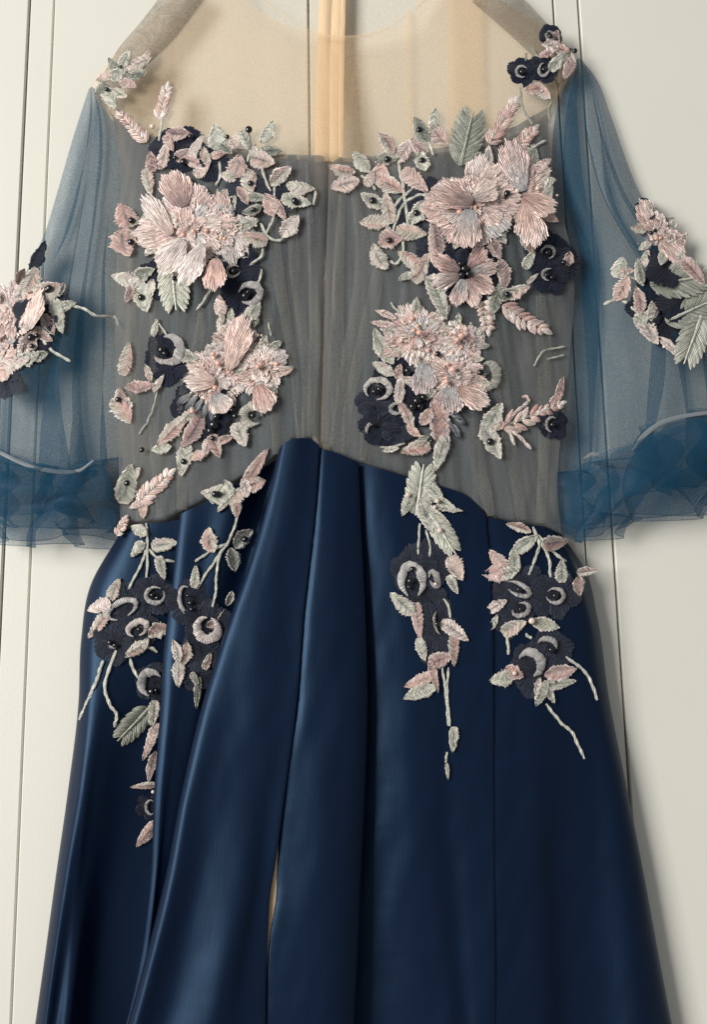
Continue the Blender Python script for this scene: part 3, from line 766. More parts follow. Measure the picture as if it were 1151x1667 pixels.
def feather(par, surf, x, y, L, W, ang, n=7, c=SAGE, c2=SAGEL):
    """big leaf stitched as separate curved lobes with slits between them; (x,y) its middle"""
    sp = Spot(surf, x, y, L*0.4)
    ca, sa = math.cos(math.radians(ang)), math.sin(math.radians(ang))
    bx, by = x - ca*L/2, y + sa*L/2
    V, Fc, UV, C = [], [], [], []
    for sd in (-1, 1):
        for i in range(n):
            q = 0.02 + 0.80*i/n
            l = W*0.62*math.sin(math.pi*min(1, 0.22 + q*0.80))**0.7 + L*0.06
            w = L/n*0.86
            an = ang + sd*(52 - 26*q)
            ox, oy = bx + ca*L*q, by - sa*L*q
            t = np.linspace(0, 1, 8)[:, None]; s = np.linspace(-1, 1, 5)[None, :]
            a = l*t + 0*s; b = s*w/2*np.sin(np.pi*np.clip(t*.86 + .12, 0, 1))**.55 - sd*l*0.16*t*t
            c_, s_ = math.cos(math.radians(an)), math.sin(math.radians(an))
            X = ox + a*c_ - b*s_; Y = oy - (a*s_ + b*c_)
            H = 1.2 + 1.5*(1 - s*s)*np.sin(np.pi*t*.95 + .1) + 1.0*np.sin(t*3)
            o = len(V); V.extend(sp.w(X, Y, H).reshape(-1, 3).tolist())
            Fc.extend([tuple(o + k for k in f) for f in grid_faces(8, 5)])
            UV.extend(np.stack([b + 40*i, a], -1).reshape(-1, 2).tolist())
            k = np.clip(t + 0*s, 0, 1)[..., None]
            C.extend((np.array(c)*(1 - k) + np.array(mixc(c2, c, random.uniform(0, .5)))*k).reshape(-1, 3).tolist())
    # midrib
    t = np.linspace(0, 1, 10)[:, None]; s = np.linspace(-1, 1, 5)[None, :]
    a = L*t + 0*s; b = s*(3.2 - 2.0*t)
    X = bx + a*ca - b*sa; Y = by - (a*sa + b*ca); H = 3.0 + 1.0*(1 - s*s) + 0*t
    o = len(V); V.extend(sp.w(X, Y, H).reshape(-1, 3).tolist()); Fc.extend([tuple(o + k for k in f) for f in grid_faces(10, 5)])
    UV.extend(np.stack([b, a], -1).reshape(-1, 2).tolist()); C.extend([c2]*50)
    return make_mesh('leaf', V, Fc, MAT['fine'], par, UV, C)

def crescent(par, sp, x, y, rx, ry, rot=0, a0=0, a1=360, w=5, c=SILV, h=4.0):
    """padded silver ring or crescent of thread"""
    n = 26; m = 6; V = []; UV = []; C = []
    if a1 - a0 >= 360: a0 = random.uniform(0, 360); a1 = a0 + random.uniform(285, 345)
    full = False
    cr, sr = math.cos(math.radians(rot)), math.sin(math.radians(rot))
    for j in range(m):
        q = math.pi*j/(m - 1)
        for i in range(n):
            t = i/(n - 1); an = math.radians(a0 + (a1 - a0)*t)
            ww = w*(0.75 + 0.45*math.sin(2*math.pi*t + 1.0)) if full else w*(0.2 + min(1, 1.25*math.sin(math.pi*t)))
            k = math.cos(q)*ww/2*(1 + .35*nz(i*1.1, x*.3, j*.4)) + 1.2*nz(i*.7, y*.3)
            u, v = (rx + k)*math.cos(an), (ry + k)*math.sin(an)
            V.append(sp.w(x + u*cr - v*sr, y - (u*sr + v*cr), h - 2.2 + 1.4*math.sin(q)*min(1, ww/5)))
            UV.append((i*5.0, j*1.5)); C.append(mixc(mixc(c, PALE, .3), CHAR, max(0, nz(i*.9, x*.1, j*.5))*.8))
    return make_mesh('ring', np.array(V), grid_faces(m, n), MAT['fine'], par, UV, C)

# ---- compound flowers
def sequins(par, sp, spots):
    """pin-head sequins too small to pick apart"""
    V, Fc = [], []
    for x, y, r, h in spots:
        o = len(V)
        V.append(sp.w(x, y, h + r*0.5).tolist())
        for i in range(6):
            q = math.pi*i/3
            V.append(sp.w(x + r*math.cos(q), y + r*math.sin(q), h + random.uniform(-.2, .3)).tolist())
        Fc += [(o, o + 1 + i, o + 1 + (i + 1) % 6) for i in range(6)]
    return tag(make_mesh('sequins', V, Fc, MAT['pearl'], par, smooth=False), kind='stuff')

def peony(par, surf, x, y, r, k=1.0, rot=0, light=0.0, beads=4, n=8, dense=1.0):
    sp = Spot(surf, x, y, r*0.5)
    ax = (k, rot) if k != 1 else None
    for i in range(7):                      # leaf tips showing from under the bloom
        an = 360*i/7 + random.uniform(-20, 20); q = r*random.uniform(.82, 1.0)
        tx, ty = q*math.cos(math.radians(an)), -q*math.sin(math.radians(an))
        if k != 1:
            cr, sr = math.cos(math.radians(rot)), math.sin(math.radians(rot)); u, v = tx*cr - ty*sr, (tx*sr + ty*cr)*k
            tx, ty = u*cr + v*sr, -u*sr + v*cr
        bud(par, surf, x + tx, y + ty, r*random.uniform(.42, .62), an + random.uniform(-25, 25), random.choice('spgcs'), None, 0, False, -1.6)
    for lay, (num, rad, h) in enumerate(((n, 1.0, 0.5), (n - 1, .76, 1.3), (6, .52, 2.1), (4, .3, 2.8))):
        off = random.uniform(0, 60)
        for i in range(num):
            an = off + 360*i/num + random.uniform(-14, 14)
            rr = r*rad*random.uniform(.82, 1.10)
            pk = mixc(random.choice(PINK), PALE, light*random.uniform(.2, 1))
            if random.random() < .16: pk = mixc(SILV, pk, random.uniform(.1, .5))
            inner = mixc(SILV, pk, random.uniform(0, .7)) if random.random() < .5 else mixc(pk, MAUVE, random.uniform(.3, .8))
            petal(par, sp, x + random.uniform(-4, 4), y + random.uniform(-4, 4), rr, rr*random.uniform(.75, 1.15), an, h + random.uniform(-.3, .9),
                  inner, pk, 'thread', random.choice((7, 9, 11)), 1.0 + lay*.6, 1.0, 'fan', .8, ax=ax, nl=10)
    for i in range(beads):
        a = random.uniform(0, 6.28); q = r*random.uniform(.05, .6)
        bead(par, sp, x + q*math.cos(a), y + q*math.sin(a)*k, r*random.uniform(.05, .085) + .8, random.choice(('pearl', 'peach', 'peach')), 4.4, 'pearl')
    sq = []
    for i in range(40):
        a = random.uniform(0, 6.28); q = r*random.uniform(.1, .95)
        sq.append((x + q*math.cos(a), y + q*math.sin(a)*k, random.uniform(1.3, 2.4), 4.4 - 2.4*q/r))
    sequins(par, sp, sq)

def anemone(par, surf, x, y, r, ring=0, rk=1.0, rrot=0, a0=0, a1=360, nb=1, c=None, n=5, k=1.0, rot=0):
    """dark organza flower with a silver ring and jet beads"""
    sp = Spot(surf, x, y, r*0.5)
    off = random.uniform(0, 72)
    for i in range(n):
        cc = c or random.choice((NAVY, CHAR, mixc(NAVY, CHAR, .5)))
        petal(par, sp, x, y, r*random.uniform(.9, 1.1), r*1.12*random.uniform(.9, 1.1), off + 360*i/n, 0.6 + .35*(i % 2), mixc(cc, NAVY, .5), cc, 'lace',
              3, .8, .7, 'fan', .5, ax=(k, rot) if k != 1 else None)
    if ring: crescent(par, sp, x, y, ring, ring*rk, rrot, a0, a1, max(4.5, ring*.42), SILV, 5)
    for i in range(nb):
        q = 0 if nb == 1 else 5.5; a = i*2.1 + 1
        bead(par, sp, x + q*math.cos(a), y + q*math.sin(a), 6.5 if nb == 1 else 5.5, 'jet', 4.5)

def bud(par, surf, x, y, L, ang, kind='p', W=None, b=0, two=False, dh=0.0):
    """small stitched bud leaf centred on (x,y): p pink with sage rim, s sage, k all pink, d dark; b adds a jet bead"""
    W = W or L*random.uniform(.54, .66)
    sp = Spot(surf, x, y, L*0.45)
    ca, sa = math.cos(math.radians(ang)), math.sin(math.radians(ang))
    bx, by = x - ca*L/2, y + sa*L/2
    pk = random.choice(PINK)
    ci, co = {'p': (pk, mixc(SAGE, SAGEL, random.random())), 's': (mixc(SAGE, CREAM, .3*random.random()), SAGEL),
              'k': (pk, mixc(pk, PALE, .5)), 'd': (NAVY, CHAR), 'm': (MAUVE, pk), 'g': (SAGED, SAGE), 'c': (CREAM, PALE)}[kind]
    petal(par, sp, bx, by, L, W, ang, 1.5 + dh*0.8 + random.uniform(0, 1.1), ci, co, 'lace' if kind == 'd' else 'fine', 0, 1.6, .6,
          'drop' if random.random() < .6 else 'leaf', .9, 'leaf' if kind in 'sg' else 'bud', nl=19, nw=11)
    if b: bead(par, sp, x + random.uniform(-2, 2), y + random.uniform(-1, 2), b, 'jet', 3.6)

def applique(label):
    return tag(empty('applique', parent=dress), label)

def B(par, surf, rows):
    for r in rows: bud(par, surf, *r)
def S(par, surf, rows, r=3.0, c=SAGEL):
    for pts in rows: cord(par, surf, pts, r, c)
def beads(par, surf, rows, mat='jet'):
    for x, y, r in rows: bead(par, Spot(surf, x, y, 8), x, y, r, mat, 5.5, 'bead' if mat == 'jet' else 'pearl')

# A: left shoulder
a = applique('small spray of sage and pink buds on the left shoulder'); s_ = 'shoulder'
B(a, s_, [(232, 101, 36, 20, 'p'), (203, 95, 34, 70, 's'), (184, 106, 30, 120, 'g'), (172, 124, 34, 200, 'p'), (208, 136, 32, -20, 'k'), (192, 118, 34, 40, 's'),
          (222, 118, 34, 5, 'g'), (180, 160, 38, -60, 's'), (196, 150, 26, -30, 'c'), (164, 144, 26, 230, 'g'), (240, 90, 22, 50, 'p'), (212, 112, 24, 160, 'k')])
S(a, s_, [[(190, 150), (184, 168), (178, 178)]], 3)
beads(a, s_, [(174, 145, 6), (196, 108, 4)])
# B: upper left bodice
s_ = 'body'
a = applique('large pink peony cluster on the left of the bodice top')
anemone(a, s_, 290, 242, 46, 0, nb=0, c=NAVY, n=6, k=.8)
anemone(a, s_, 345, 268, 30, 0, nb=0, c=NAVY, n=5)
anemone(a, s_, 402, 312, 36, 0, nb=0, c=CHAR, n=5); anemone(a, s_, 452, 325, 26, 0, nb=0, c=CHAR, n=5)  # bare dark fillers: shade on the net between the buds, put in as petals
sprig(a, s_, (240, 232), (196, 186), 8, 18, 8); sprig(a, s_, (259, 196), (272, 142), 6, 17, 8)
peony(a, s_, 306, 372, 74, .95, 10, .45, 6, 8); peony(a, s_, 368, 372, 58, .62, 105, .25, 4, 7); 
sp = Spot(s_, 285, 300, 30)
petal(a, sp, 300, 335, 60, 62, 112, 5, MAUVE, PINK[0], 'thread', 7, 2, 1.5); petal(a, sp, 280, 380, 78, 40, 128, 6, PINK[1], PALE, 'thread', 0, 2, 1.5)
petal(a, sp, 300, 390, 62, 56, 230, 6, PALE, PINK[3], 'thread', 7, 3, 1.5); petal(a, sp, 352, 420, 52, 44, -95, 4, PINK[0], PINK[2], 'thread', 9, 2, 1.5)
petal(a, sp, 330, 395, 74, 44, -115, 7, PALE, PALE, 'thread', 7, 3, 1.5)
B(a, s_, [(266, 250, 46, 80, 'k', 20), (318, 240, 52, 60, 'k', 18), (290, 215, 40, 0, 'm', 22), (300, 250, 34, 30, 'm', 22), (276, 232, 30, -60, 'k', 16), (252, 266, 30, -50, 'm'), (310, 262, 30, 160, 'k'),
          (241, 296, 46, -80, 'p', 20), (246, 262, 34, 100, 'm'), (330, 275, 34, 40, 'k'), (336, 252, 30, 110, 'p'), (352, 222, 42, 100, 's', 30), (384, 228, 30, 60, 'k'), (366, 240, 30, -40, 'g'),
          (400, 226, 34, -60, 's'), (435, 214, 42, 62, 's', 20), (441, 243, 34, 10, 'g'), (384, 270, 42, 70, 'k', 34), (372, 285, 28, 150, 'c'), (428, 261, 40, -20, 'k', 32), (414, 246, 24, 80, 'p'),
          (407, 297, 44, -75, 'p', 28, 7), (458, 286, 46, 42, 'p', 26), (489, 303, 48, -8, 'p', 22), (482, 328, 50, -20, 's', 24, 8), (438, 332, 40, 110, 'k', 28), (456, 340, 40, -50, 'm', 18),
          (472, 367, 46, 52, 'p', 28), (402, 362, 40, 20, 's', 26), (414, 387, 44, 160, 'p', 26), (420, 320, 36, 0, 'g', 16), (410, 340, 34, 200, 'g', 18, 5), (395, 318, 34, -60, 'm', 18), (356, 250, 26, 20, 'k')])
S(a, s_, [[(357, 262), (358, 285), (352, 302)], [(447, 292), (446, 340), (442, 362), (430, 382)], [(424, 362), (434, 382), (454, 391), (462, 384)], [(428, 398), (424, 418), (407, 431)], [(405, 215), (408, 240), (402, 262)],
          [(505, 305), (514, 312), (511, 332)], [(264, 190), (262, 212), (258, 228)], [(425, 268), (432, 292), (440, 310)]], 3.2)
bead(a, Spot(s_, 248, 205, 9), 248, 205, 6.5, 'pearl', 3, 'pearl'); bead(a, Spot(s_, 323, 215, 9), 311, 219, 4, 'pearl', 5, 'pearl')
beads(a, s_, [(299, 262, 8), (310, 221, 6), (405, 210, 8.5), (370, 222, 6), (285, 256, 5), (413, 340, 6), (480, 326, 8), (330, 268, 4)])
# small flowers at the armhole
B(a, s_, [(206, 349, 42, 100, 'm', 38), (206, 393, 48, -80, 'm', 44), (222, 360, 30, 20, 'g', 12)]); beads(a, s_, [(214, 358, 8), (213, 393, 8)])
S(a, s_, [[(222, 366), (236, 355), (256, 346)], [(240, 330), (234, 345)]], 3)
B(a, s_, [(204, 454, 48, 165, 'p', 26), (232, 448, 46, 30, 'g', 24), (230, 482, 54, -70, 's', 36, 8), (210, 476, 36, 250, 'm', 16), (246, 470, 34, -100, 'p', 16)])
anemone(a, s_, 262, 455, 40, 0, nb=0, c=NAVY); feather(a, s_, 282, 458, 92, 62, -84, 8)
beads(a, s_, [(284, 452, 6)])
anemone(a, s_, 380, 440, 40, 11, .8, 20, 20, 330, 1, NAVY); anemone(a, s_, 392, 480, 40, 0, nb=0, c=NAVY)
crescent(a, Spot(s_, 404, 478, 15), 406, 477, 18, 15, 20, -150, 150, 10, SILV, 5); beads(a, s_, [(399, 480, 8), (404, 474, 5)])
S(a, s_, [[(352, 452), (338, 478), (320, 504)], [(426, 436), (424, 452), (418, 464)]], 3.0)
B(a, s_, [(357, 496, 34, 110, 'k', 22), (414, 503, 34, 60, 's', 26), (362, 515, 24, -80, 'c', 10)])
# C: left middle
a = applique('pink peony cluster on the left of the bodice above the waist')
anemone(a, s_, 268, 572, 32, 0, nb=0, c=NAVY); anemone(a, s_, 274, 596, 30, 0, nb=0, c=NAVY)
crescent(a, Spot(s_, 267, 571, 15), 274, 568, 20, 22, 10, -120, 100, 12, SILV, 5); crescent(a, Spot(s_, 267, 571, 15), 268, 576, 16, 12, 0, 190, 350, 7, PALE, 5)
beads(a, s_, [(263, 568, 8), (268, 574, 6)])
B(a, s_, [(303, 578, 42, -12, 's', 24), (252, 532, 30, 80, 's', 12)])
S(a, s_, [[(252, 518), (262, 530), (273, 548)]], 2.6)
anemone(a, s_, 330, 660, 56, 0, nb=0, c=NAVY, n=6)
peony(a, s_, 352, 606, 54, .9, 60, .2, 6, 7); peony(a, s_, 426, 598, 46, 1, 0, .05, 5, 8); peony(a, s_, 384, 556, 48, .8, 90, .15, 2, 7)
sp = Spot(s_, 370, 590, 40)
petal(a, sp, 372, 600, 90, 50, 72, 6, PINK[1], PINK[0], 'thread', 11, 2, 1.5); petal(a, sp, 350, 620, 48, 44, 175, 6, PINK[0], PINK[3], 'thread', 9, 2, 1.5)
petal(a, sp, 420, 625, 46, 48, -70, 5, PINK[2], PINK[0], 'thread', 11, 2, 1.5); petal(a, sp, 350, 640, 34, 44, -60, 7, SILV, PINK[1], 'thread', 7, 2, 1.2)
for q in range(5): petal(a, sp, 312 + q*9, 640 + q*4, 30, 14, 215 + q*12, 2, SILV, CHAR, 'lace')
B(a, s_, [(278, 700, 66, 226, 'p', 26), (312, 698, 68, 240, 'm', 30), (300, 680, 50, 222, 'c', 16), (299, 748, 54, -102, 's', 26, 7), (390, 707, 42, -75, 'p', 28), (352, 724, 40, -60, 'k', 24), (321, 741, 28, 200, 'k', 18),
          (335, 728, 30, -110, 'k', 16), (366, 714, 30, 20, 'm', 14), (262, 728, 34, 190, 's', 18)])
crescent(a, Spot(s_, 412, 675, 16), 412, 675, 15, 15, 0, 0, 360, 13, SAGE, 4)
beads(a, s_, [(412, 675, 6.5), (348, 690, 10), (342, 700, 8), (352, 677, 7), (383, 676, 7), (378, 666, 5), (346, 712, 6)])
for x, y in ((355, 590), (350, 630), (420, 596), (313, 668), (347, 575)): bead(a, Spot(s_, x, y, 9), x, y, 6, 'peach', 10, 'pearl')
S(a, s_, [[(437, 524), (440, 545)]], 2)
# D: left side seam sprays
a = applique('pink leaf sprays along the left side of the bodice')
B(a, s_, [(207, 583, 56, 74, 'p', 24), (228, 627, 50, 5, 'm', 20), (200, 666, 50, -60, 'p', 36), (241, 606, 30, 110, 'p', 13), (196, 646, 34, 100, 'm', 22), (258, 622, 34, 60, 'c', 12)]); beads(a, s_, [(192, 649, 6.5), (231, 731, 6)])
S(a, s_, [[(262, 612), (250, 660), (240, 684), (226, 706)]], 1.8)
B(a, s_, [(206, 786, 66, 82, 'g', 36, 7), (221, 770, 28, 60, 'p', 14), (233, 829, 28, -90, 'k', 16), (222, 820, 26, 200, 'k', 14)])
sprig(a, s_, (222, 818), (274, 772), 7, 22, 10); sprig(a, s_, (190, 872), (205, 842), 4, 12, 7)
# F: sprays falling over the waist onto the pleat
a = applique('bud spray crossing the waist on the left of the skirt'); s2 = 'pleat'
sb = 'body'
B(a, sb, [(355, 803, 46, 185, 's', 34, 8), (385, 808, 36, 60, 'p', 28), (362, 822, 26, 230, 'c', 12), (338, 800, 24, 170, 'c', 14), (416, 760, 76, 58, 'k', 22), (414, 788, 40, 20, 'p', 28), (398, 792, 34, 100, 'k', 20), (386, 828, 26, -80, 'p', 18), (372, 792, 30, 120, 's', 14)])
beads(a, sb, [(350, 803, 8)])
S(a, s2, [[(389, 826), (384, 852), (372, 880), (354, 905), (336, 932), (321, 958)], [(368, 884), (340, 898), (318, 912)], [(360, 895), (353, 930), (352, 960), (345, 986)]], 3.2)
B(a, s2, [(344, 877, 42, 100, 'p', 28), (397, 876, 42, 45, 's', 26, 7), (379, 910, 40, -80, 's', 24), (319, 937, 38, 80, 's', 16), (374, 972, 26, 70, 'p', 14), (362, 1000, 24, 60, 'p', 14)])
anemone(a, s2, 310, 980, 38, 0, nb=1); anemone(a, s2, 338, 1012, 40, 0, nb=0); anemone(a, s2, 325, 1058, 38, 0, nb=0, c=CHAR); anemone(a, s2, 320, 1095, 28, 0, nb=0)
crescent(a, Spot(s2, 300, 980, 12), 304, 975, 11, 22, 10, 60, 300, 6, SILV, 5)
crescent(a, Spot(s2, 338, 1021, 12), 338, 1021, 17, 18, 30, 60, 400, 13, PALE, 5)
B(a, s2, [(286, 1058, 40, 105, 'c', 18), (301, 1061, 40, 80, 'p', 20), (291, 1096, 42, -90, 'p', 22), (338, 1074, 30, 70, 'p', 14), (346, 1014, 22, 20, 'k', 14), (321, 1126, 52, -96, 'g', 13), (318, 1104, 26, -60, 'g', 12)])
beads(a, s2, [(312, 990, 5), (306, 968, 4)])
# G: left hip
a = applique('trailing dark and pink flower spray on the left hip of the skirt'); s3 = 'recess'
S(a, s3, [[(238, 850), (240, 880), (239, 938)], [(240, 890), (228, 920), (209, 957)], [(243, 892), (258, 908), (284, 912)]], 3.2)
B(a, s3, [(226, 862, 30, 150, 's', 20), (268, 884, 44, 12, 'p', 24), (224, 893, 32, 235, 's', 18), (262, 923, 40, -80, 's', 18)])
anemone(a, s3, 253, 967, 36, 15, .85, 0, 0, 360, 2, CHAR); anemone(a, s3, 206, 988, 40, 0, nb=0, c=CHAR); anemone(a, s3, 184, 1044, 36, 8, 1, 0, 200, 340, 2, CHAR); anemone(a, s3, 226, 1022, 36, 0, nb=0, c=CHAR)
crescent(a, Spot(s3, 199, 991, 15), 199, 991, 25, 13, 28, 0, 360, 8, SILV, 5); crescent(a, Spot(s3, 224, 1022, 12), 224, 1022, 16, 11, 30, 0, 360, 9, PALE, 5); beads(a, s3, [(226, 1023, 5)])
B(a, s3, [(186, 957, 40, 70, 'p', 20), (161, 986, 40, 200, 'k', 24), (158, 1018, 50, 232, 'p', 20), (260, 1027, 40, 20, 'p', 26), (219, 1055, 40, 205, 'p', 22), (236, 1046, 24, 60, 'c', 14)])
S(a, s3, [[(234, 1050), (246, 1053), (256, 1060)], [(212, 1070), (216, 1085), (225, 1102)], [(169, 1073), (152, 1120), (128, 1170)], [(189, 1057), (171, 1110), (178, 1143), (190, 1162), (186, 1182)]], 4.0)
anemone(a, s3, 250, 1108, 34, 0, nb=0, c=CHAR); crescent(a, Spot(s3, 250, 1110, 12), 248, 1112, 18, 20, 20, 20, 230, 12, SILV, 5); beads(a, s3, [(247, 1124, 8), (254, 1122, 6)])
feather(a, s3, 217, 1178, 74, 46, 226, 6, SAGED, SAGE)
B(a, s3, [(251, 1160, 44, -92, 'c', 20), (246, 1206, 66, 252, 'k', 18), (248, 1246, 52, 256, 'm', 16), (234, 1277, 44, 185, 'p', 12), (240, 1357, 52, 236, 'm', 22)])
anemone(a, s3, 243, 1312, 22, 0, nb=0, c=NAVY); crescent(a, Spot(s3, 246, 1312, 8), 246, 1312, 8, 11, 0, 60, 300, 5, SILV, 4); beads(a, s3, [(249, 1287, 4)], 'pearl')
# I: upper right bodice
a = applique('large pink peony cluster on the right of the bodice top')
for x, y, r in ((652, 352, 34), (696, 318, 34), (716, 402, 44)):  # dark filler petals standing in for shaded net behind the small buds
    anemone(a, s_, x, y, r, 0, nb=0, c=CHAR)
S(a, s_, [[(588, 285), (600, 294), (611, 308)], [(647, 255), (654, 290), (658, 321), (665, 366)], [(672, 305), (648, 328), (636, 350), (628, 378)], [(712, 329), (687, 316), (662, 328), (648, 350), (638, 380)],
          [(727, 366), (712, 352), (692, 352)], [(656, 388), (656, 410), (646, 428), (634, 424)], [(695, 215), (700, 235), (706, 252)]], 3.4)
B(a, s_, [(557, 274, 44, 165, 'p', 22), (561, 299, 50, 195, 'k', 28), (588, 262, 44, 128, 's', 24), (619, 282, 40, 80, 'k', 30), (637, 302, 48, -30, 'p', 28), (604, 290, 30, 60, 'p', 18), (628, 234, 46, 120, 'p', 24), (630, 259, 40, 10, 'g', 22, 8),
          (658, 242, 46, 60, 'k', 26), (681, 240, 34, 150, 'k', 22), (684, 210, 46, 115, 'g', 28, 8), (716, 219, 40, -50, 'k', 28), (706, 192, 34, 80, 's', 18), (689, 260, 36, 100, 's', 24, 7), (676, 293, 54, -40, 'k', 28), (706, 205, 20, 60, 'c', 16),
          (607, 325, 46, 150, 's', 24, 8), (632, 337, 54, 100, 'p', 24), (608, 362, 46, 178, 'p', 26), (680, 344, 46, 62, 's', 26, 8), (670, 378, 52, -8, 'p', 28), (636, 390, 42, 10, 'k', 32, 7), (619, 416, 48, 118, 'p', 28),
          (669, 421, 48, 135, 'p', 26), (688, 436, 54, 60, 'p', 26), (711, 386, 56, 95, 'm', 28), (662, 450, 30, 200, 's', 14)])
feather(a, s_, 760, 224, 92, 66, 76, 8, SAGED, SAGE)
sprig(a, s_, (796, 236), (838, 166), 8, 21, 10); sprig(a, s_, (836, 246), (868, 212), 5, 20, 10)
peony(a, s_, 850, 308, 64, .68, 85, .1, 4, 8); peony(a, s_, 768, 332, 76, .95, 0, .1, 7, 9)
sp = Spot(s_, 800, 320, 50)
petal(a, sp, 852, 310, 84, 58, 108, 4, SILV, PINK[2], 'thread', 11, 2, 1.5); petal(a, sp, 856, 330, 70, 60, -80, 5, PINK[0], PINK[1], 'thread', 9, 2, 1.5)
petal(a, sp, 850, 320, 56, 48, -25, 4, PINK[2], PINK[0], 'thread', 9, 2, 1.5); petal(a, sp, 770, 330, 68, 56, 160, 6, MAUVE, PINK[0], 'thread', 9, 2, 1.5)
petal(a, sp, 765, 340, 62, 62, -100, 6, SILV, PINK[0], 'thread', 11, 2, 1.5); petal(a, sp, 772, 322, 40, 44, 30, 9, PINK[3], PINK[1], 'thread', 7, 2, 1.5)
B(a, s_, [(891, 320, 40, 50, 's', 22), (796, 252, 34, 90, 'c', 16), (884, 268, 34, 40, 'k', 18), (858, 396, 38, -60, 'p', 22), (872, 372, 36, -70, 'p', 24), (892, 350, 40, -20, 'k', 20)])
beads(a, s_, [(826, 314, 8), (822, 320, 5)])
S(a, s_, [[(858, 246), (872, 238), (888, 228)], [(880, 272), (892, 262)]], 3)
anemone(a, s_, 758, 410, 46, 0, nb=0, c=NAVY); anemone(a, s_, 718, 424, 40, 0, nb=0, c=NAVY); anemone(a, s_, 757, 446, 52, 0, nb=0, c=NAVY, n=6)
sp = Spot(s_, 757, 442, 30)
for an, l in ((200, 46), (155, 44), (255, 44), (290, 46), (330, 44), (15, 44), (50, 42)):
    petal(a, sp, 757 + 10*math.cos(math.radians(an)), 444 - 10*math.sin(math.radians(an)), l, 34, an, 3 + random.random(), SILV if an in (255, 15) else MAUVE, random.choice(PINK), 'thread', 9, 2, 1.2)
beads(a, s_, [(757, 436, 9), (750, 428, 7), (763, 445, 8), (752, 446, 7), (764, 402, 6), (758, 398, 5)])
B(a, s_, [(818, 446, 52, -82, 'm', 24), (806, 406, 34, -70, 'm', 24), (716, 482, 78, -66, 's', 30), (808, 482, 52, 75, 'g', 22), (826, 478, 34, 20, 'g', 22, 7), (845, 474, 42, 20, 'p', 22), (706, 416, 40, 110, 'k', 14)])
sprig(a, s_, (787, 488), (795, 536), 6, 17, 9, None, 0, 65); sprig(a, s_, (816, 494), (884, 534), 8, 24, 10, None, .05)
S(a, s_, [[(792, 470), (800, 500), (806, 520)]], 3, SAGE)
# dark flowers at the right armhole
anemone(a, s_, 892, 410, 36, 11, .9, 20, -100, 160, 1, NAVY, 6); anemone(a, s_, 896, 446, 34, 12, .8, 0, 80, 260, 2, NAVY, 6); anemone(a, s_, 918, 426, 28, 0, nb=1, c=NAVY)
B(a, s_, [(861, 421, 34, 70, 's', 18), (868, 452, 26, 40, 'c', 8), (926, 420, 26, 80, 'm', 18)])
# J: right shoulder
s_ = 'shoulder'
a = applique('dark and pink flower spray on the right shoulder')
anemone(a, s_, 850, 116, 24, 9, 1, 0, 30, 300, 1, NAVY); anemone(a, s_, 886, 112, 24, 11, .7, 70, 30, 330, 1, NAVY); anemone(a, s_, 868, 112, 18, 0, nb=0, c=NAVY)
B(a, s_, [(868, 146, 34, 200, 'k', 22), (884, 150, 34, -40, 'p', 20), (901, 62, 30, 80, 'm', 22), (896, 76, 30, 160, 'k', 20), (914, 78, 30, -20, 'p', 18), (906, 100, 36, 60, 's', 20), (926, 112, 36, -110, 'm', 20), (918, 92, 28, 30, 'g', 16),
          (888, 88, 26, 200, 'k', 14), (932, 96, 26, -50, 'p', 14)])
anemone(a, s_, 896, 58, 20, 6, 1, 0, 0, 300, 1, NAVY)
S(a, s_, [[(847, 142), (852, 175), (867, 202)], [(892, 152), (898, 166), (893, 180), (896, 200)], [(866, 76), (872, 88), (880, 94)], [(857, 86), (855, 98)]], 2.8, SAGE)
beads(a, s_, [(893, 54, 5), (936, 82, 6.5), (929, 80, 4), (905, 62, 4)])
# K: right middle
s_ = 'body'
a = applique('pink peony cluster with dark flowers on the right of the bodice above the waist')
anemone(a, s_, 610, 656, 30, 0, nb=0, c=CHAR, n=6); anemone(a, s_, 616, 692, 34, 0, nb=0, c=NAVY, n=6); anemone(a, s_, 646, 694, 28, 0, nb=0, c=CHAR, n=6); anemone(a, s_, 672, 650, 46, 0, nb=0, c=NAVY, n=6); anemone(a, s_, 640, 606, 34, 0, nb=0, c=NAVY)
for q in range(7): petal(a, Spot(s_, 735, 680, 20), 722 + (q % 3)*8, 664 + q*5, 26, 11, -20 - q*9, 2, SILV, CHAR, 'lace')
peony(a, s_, 680, 545, 56, .92, 20, .05, 6, 9); peony(a, s_, 750, 556, 40, 1, 0, .05, 4, 8); peony(a, s_, 738, 612, 54, .95, 0, .05, 5, 8)
sp = Spot(s_, 720, 600, 50)
petal(a, sp, 745, 630, 56, 42, -32, 5, PINK[0], PINK[1], 'thread', 5, 2, 1.5); petal(a, sp, 735, 625, 44, 50, -95, 4, SILV, MAUVE, 'thread', 9, 2, 1.5); petal(a, sp, 690, 590, 50, 50, -90, 3, SILV, MAUVE, 'thread', 9, 2, 1.5)
for x, y in ((683, 540), (673, 577), (745, 552), (738, 600), (727, 620), (752, 545)): bead(a, Spot(s_, x, y, 9), x, y, 6.5, random.choice(('peach', 'pearl')), 10, 'pearl')
beads(a, s_, [(713, 575, 7), (664, 602, 8), (679, 651, 9), (690, 645, 8), (672, 660, 8), (684, 660, 7), (703, 716, 6), (610, 636, 7), (618, 632, 6), (783, 605, 7.5), (606, 690, 6)])
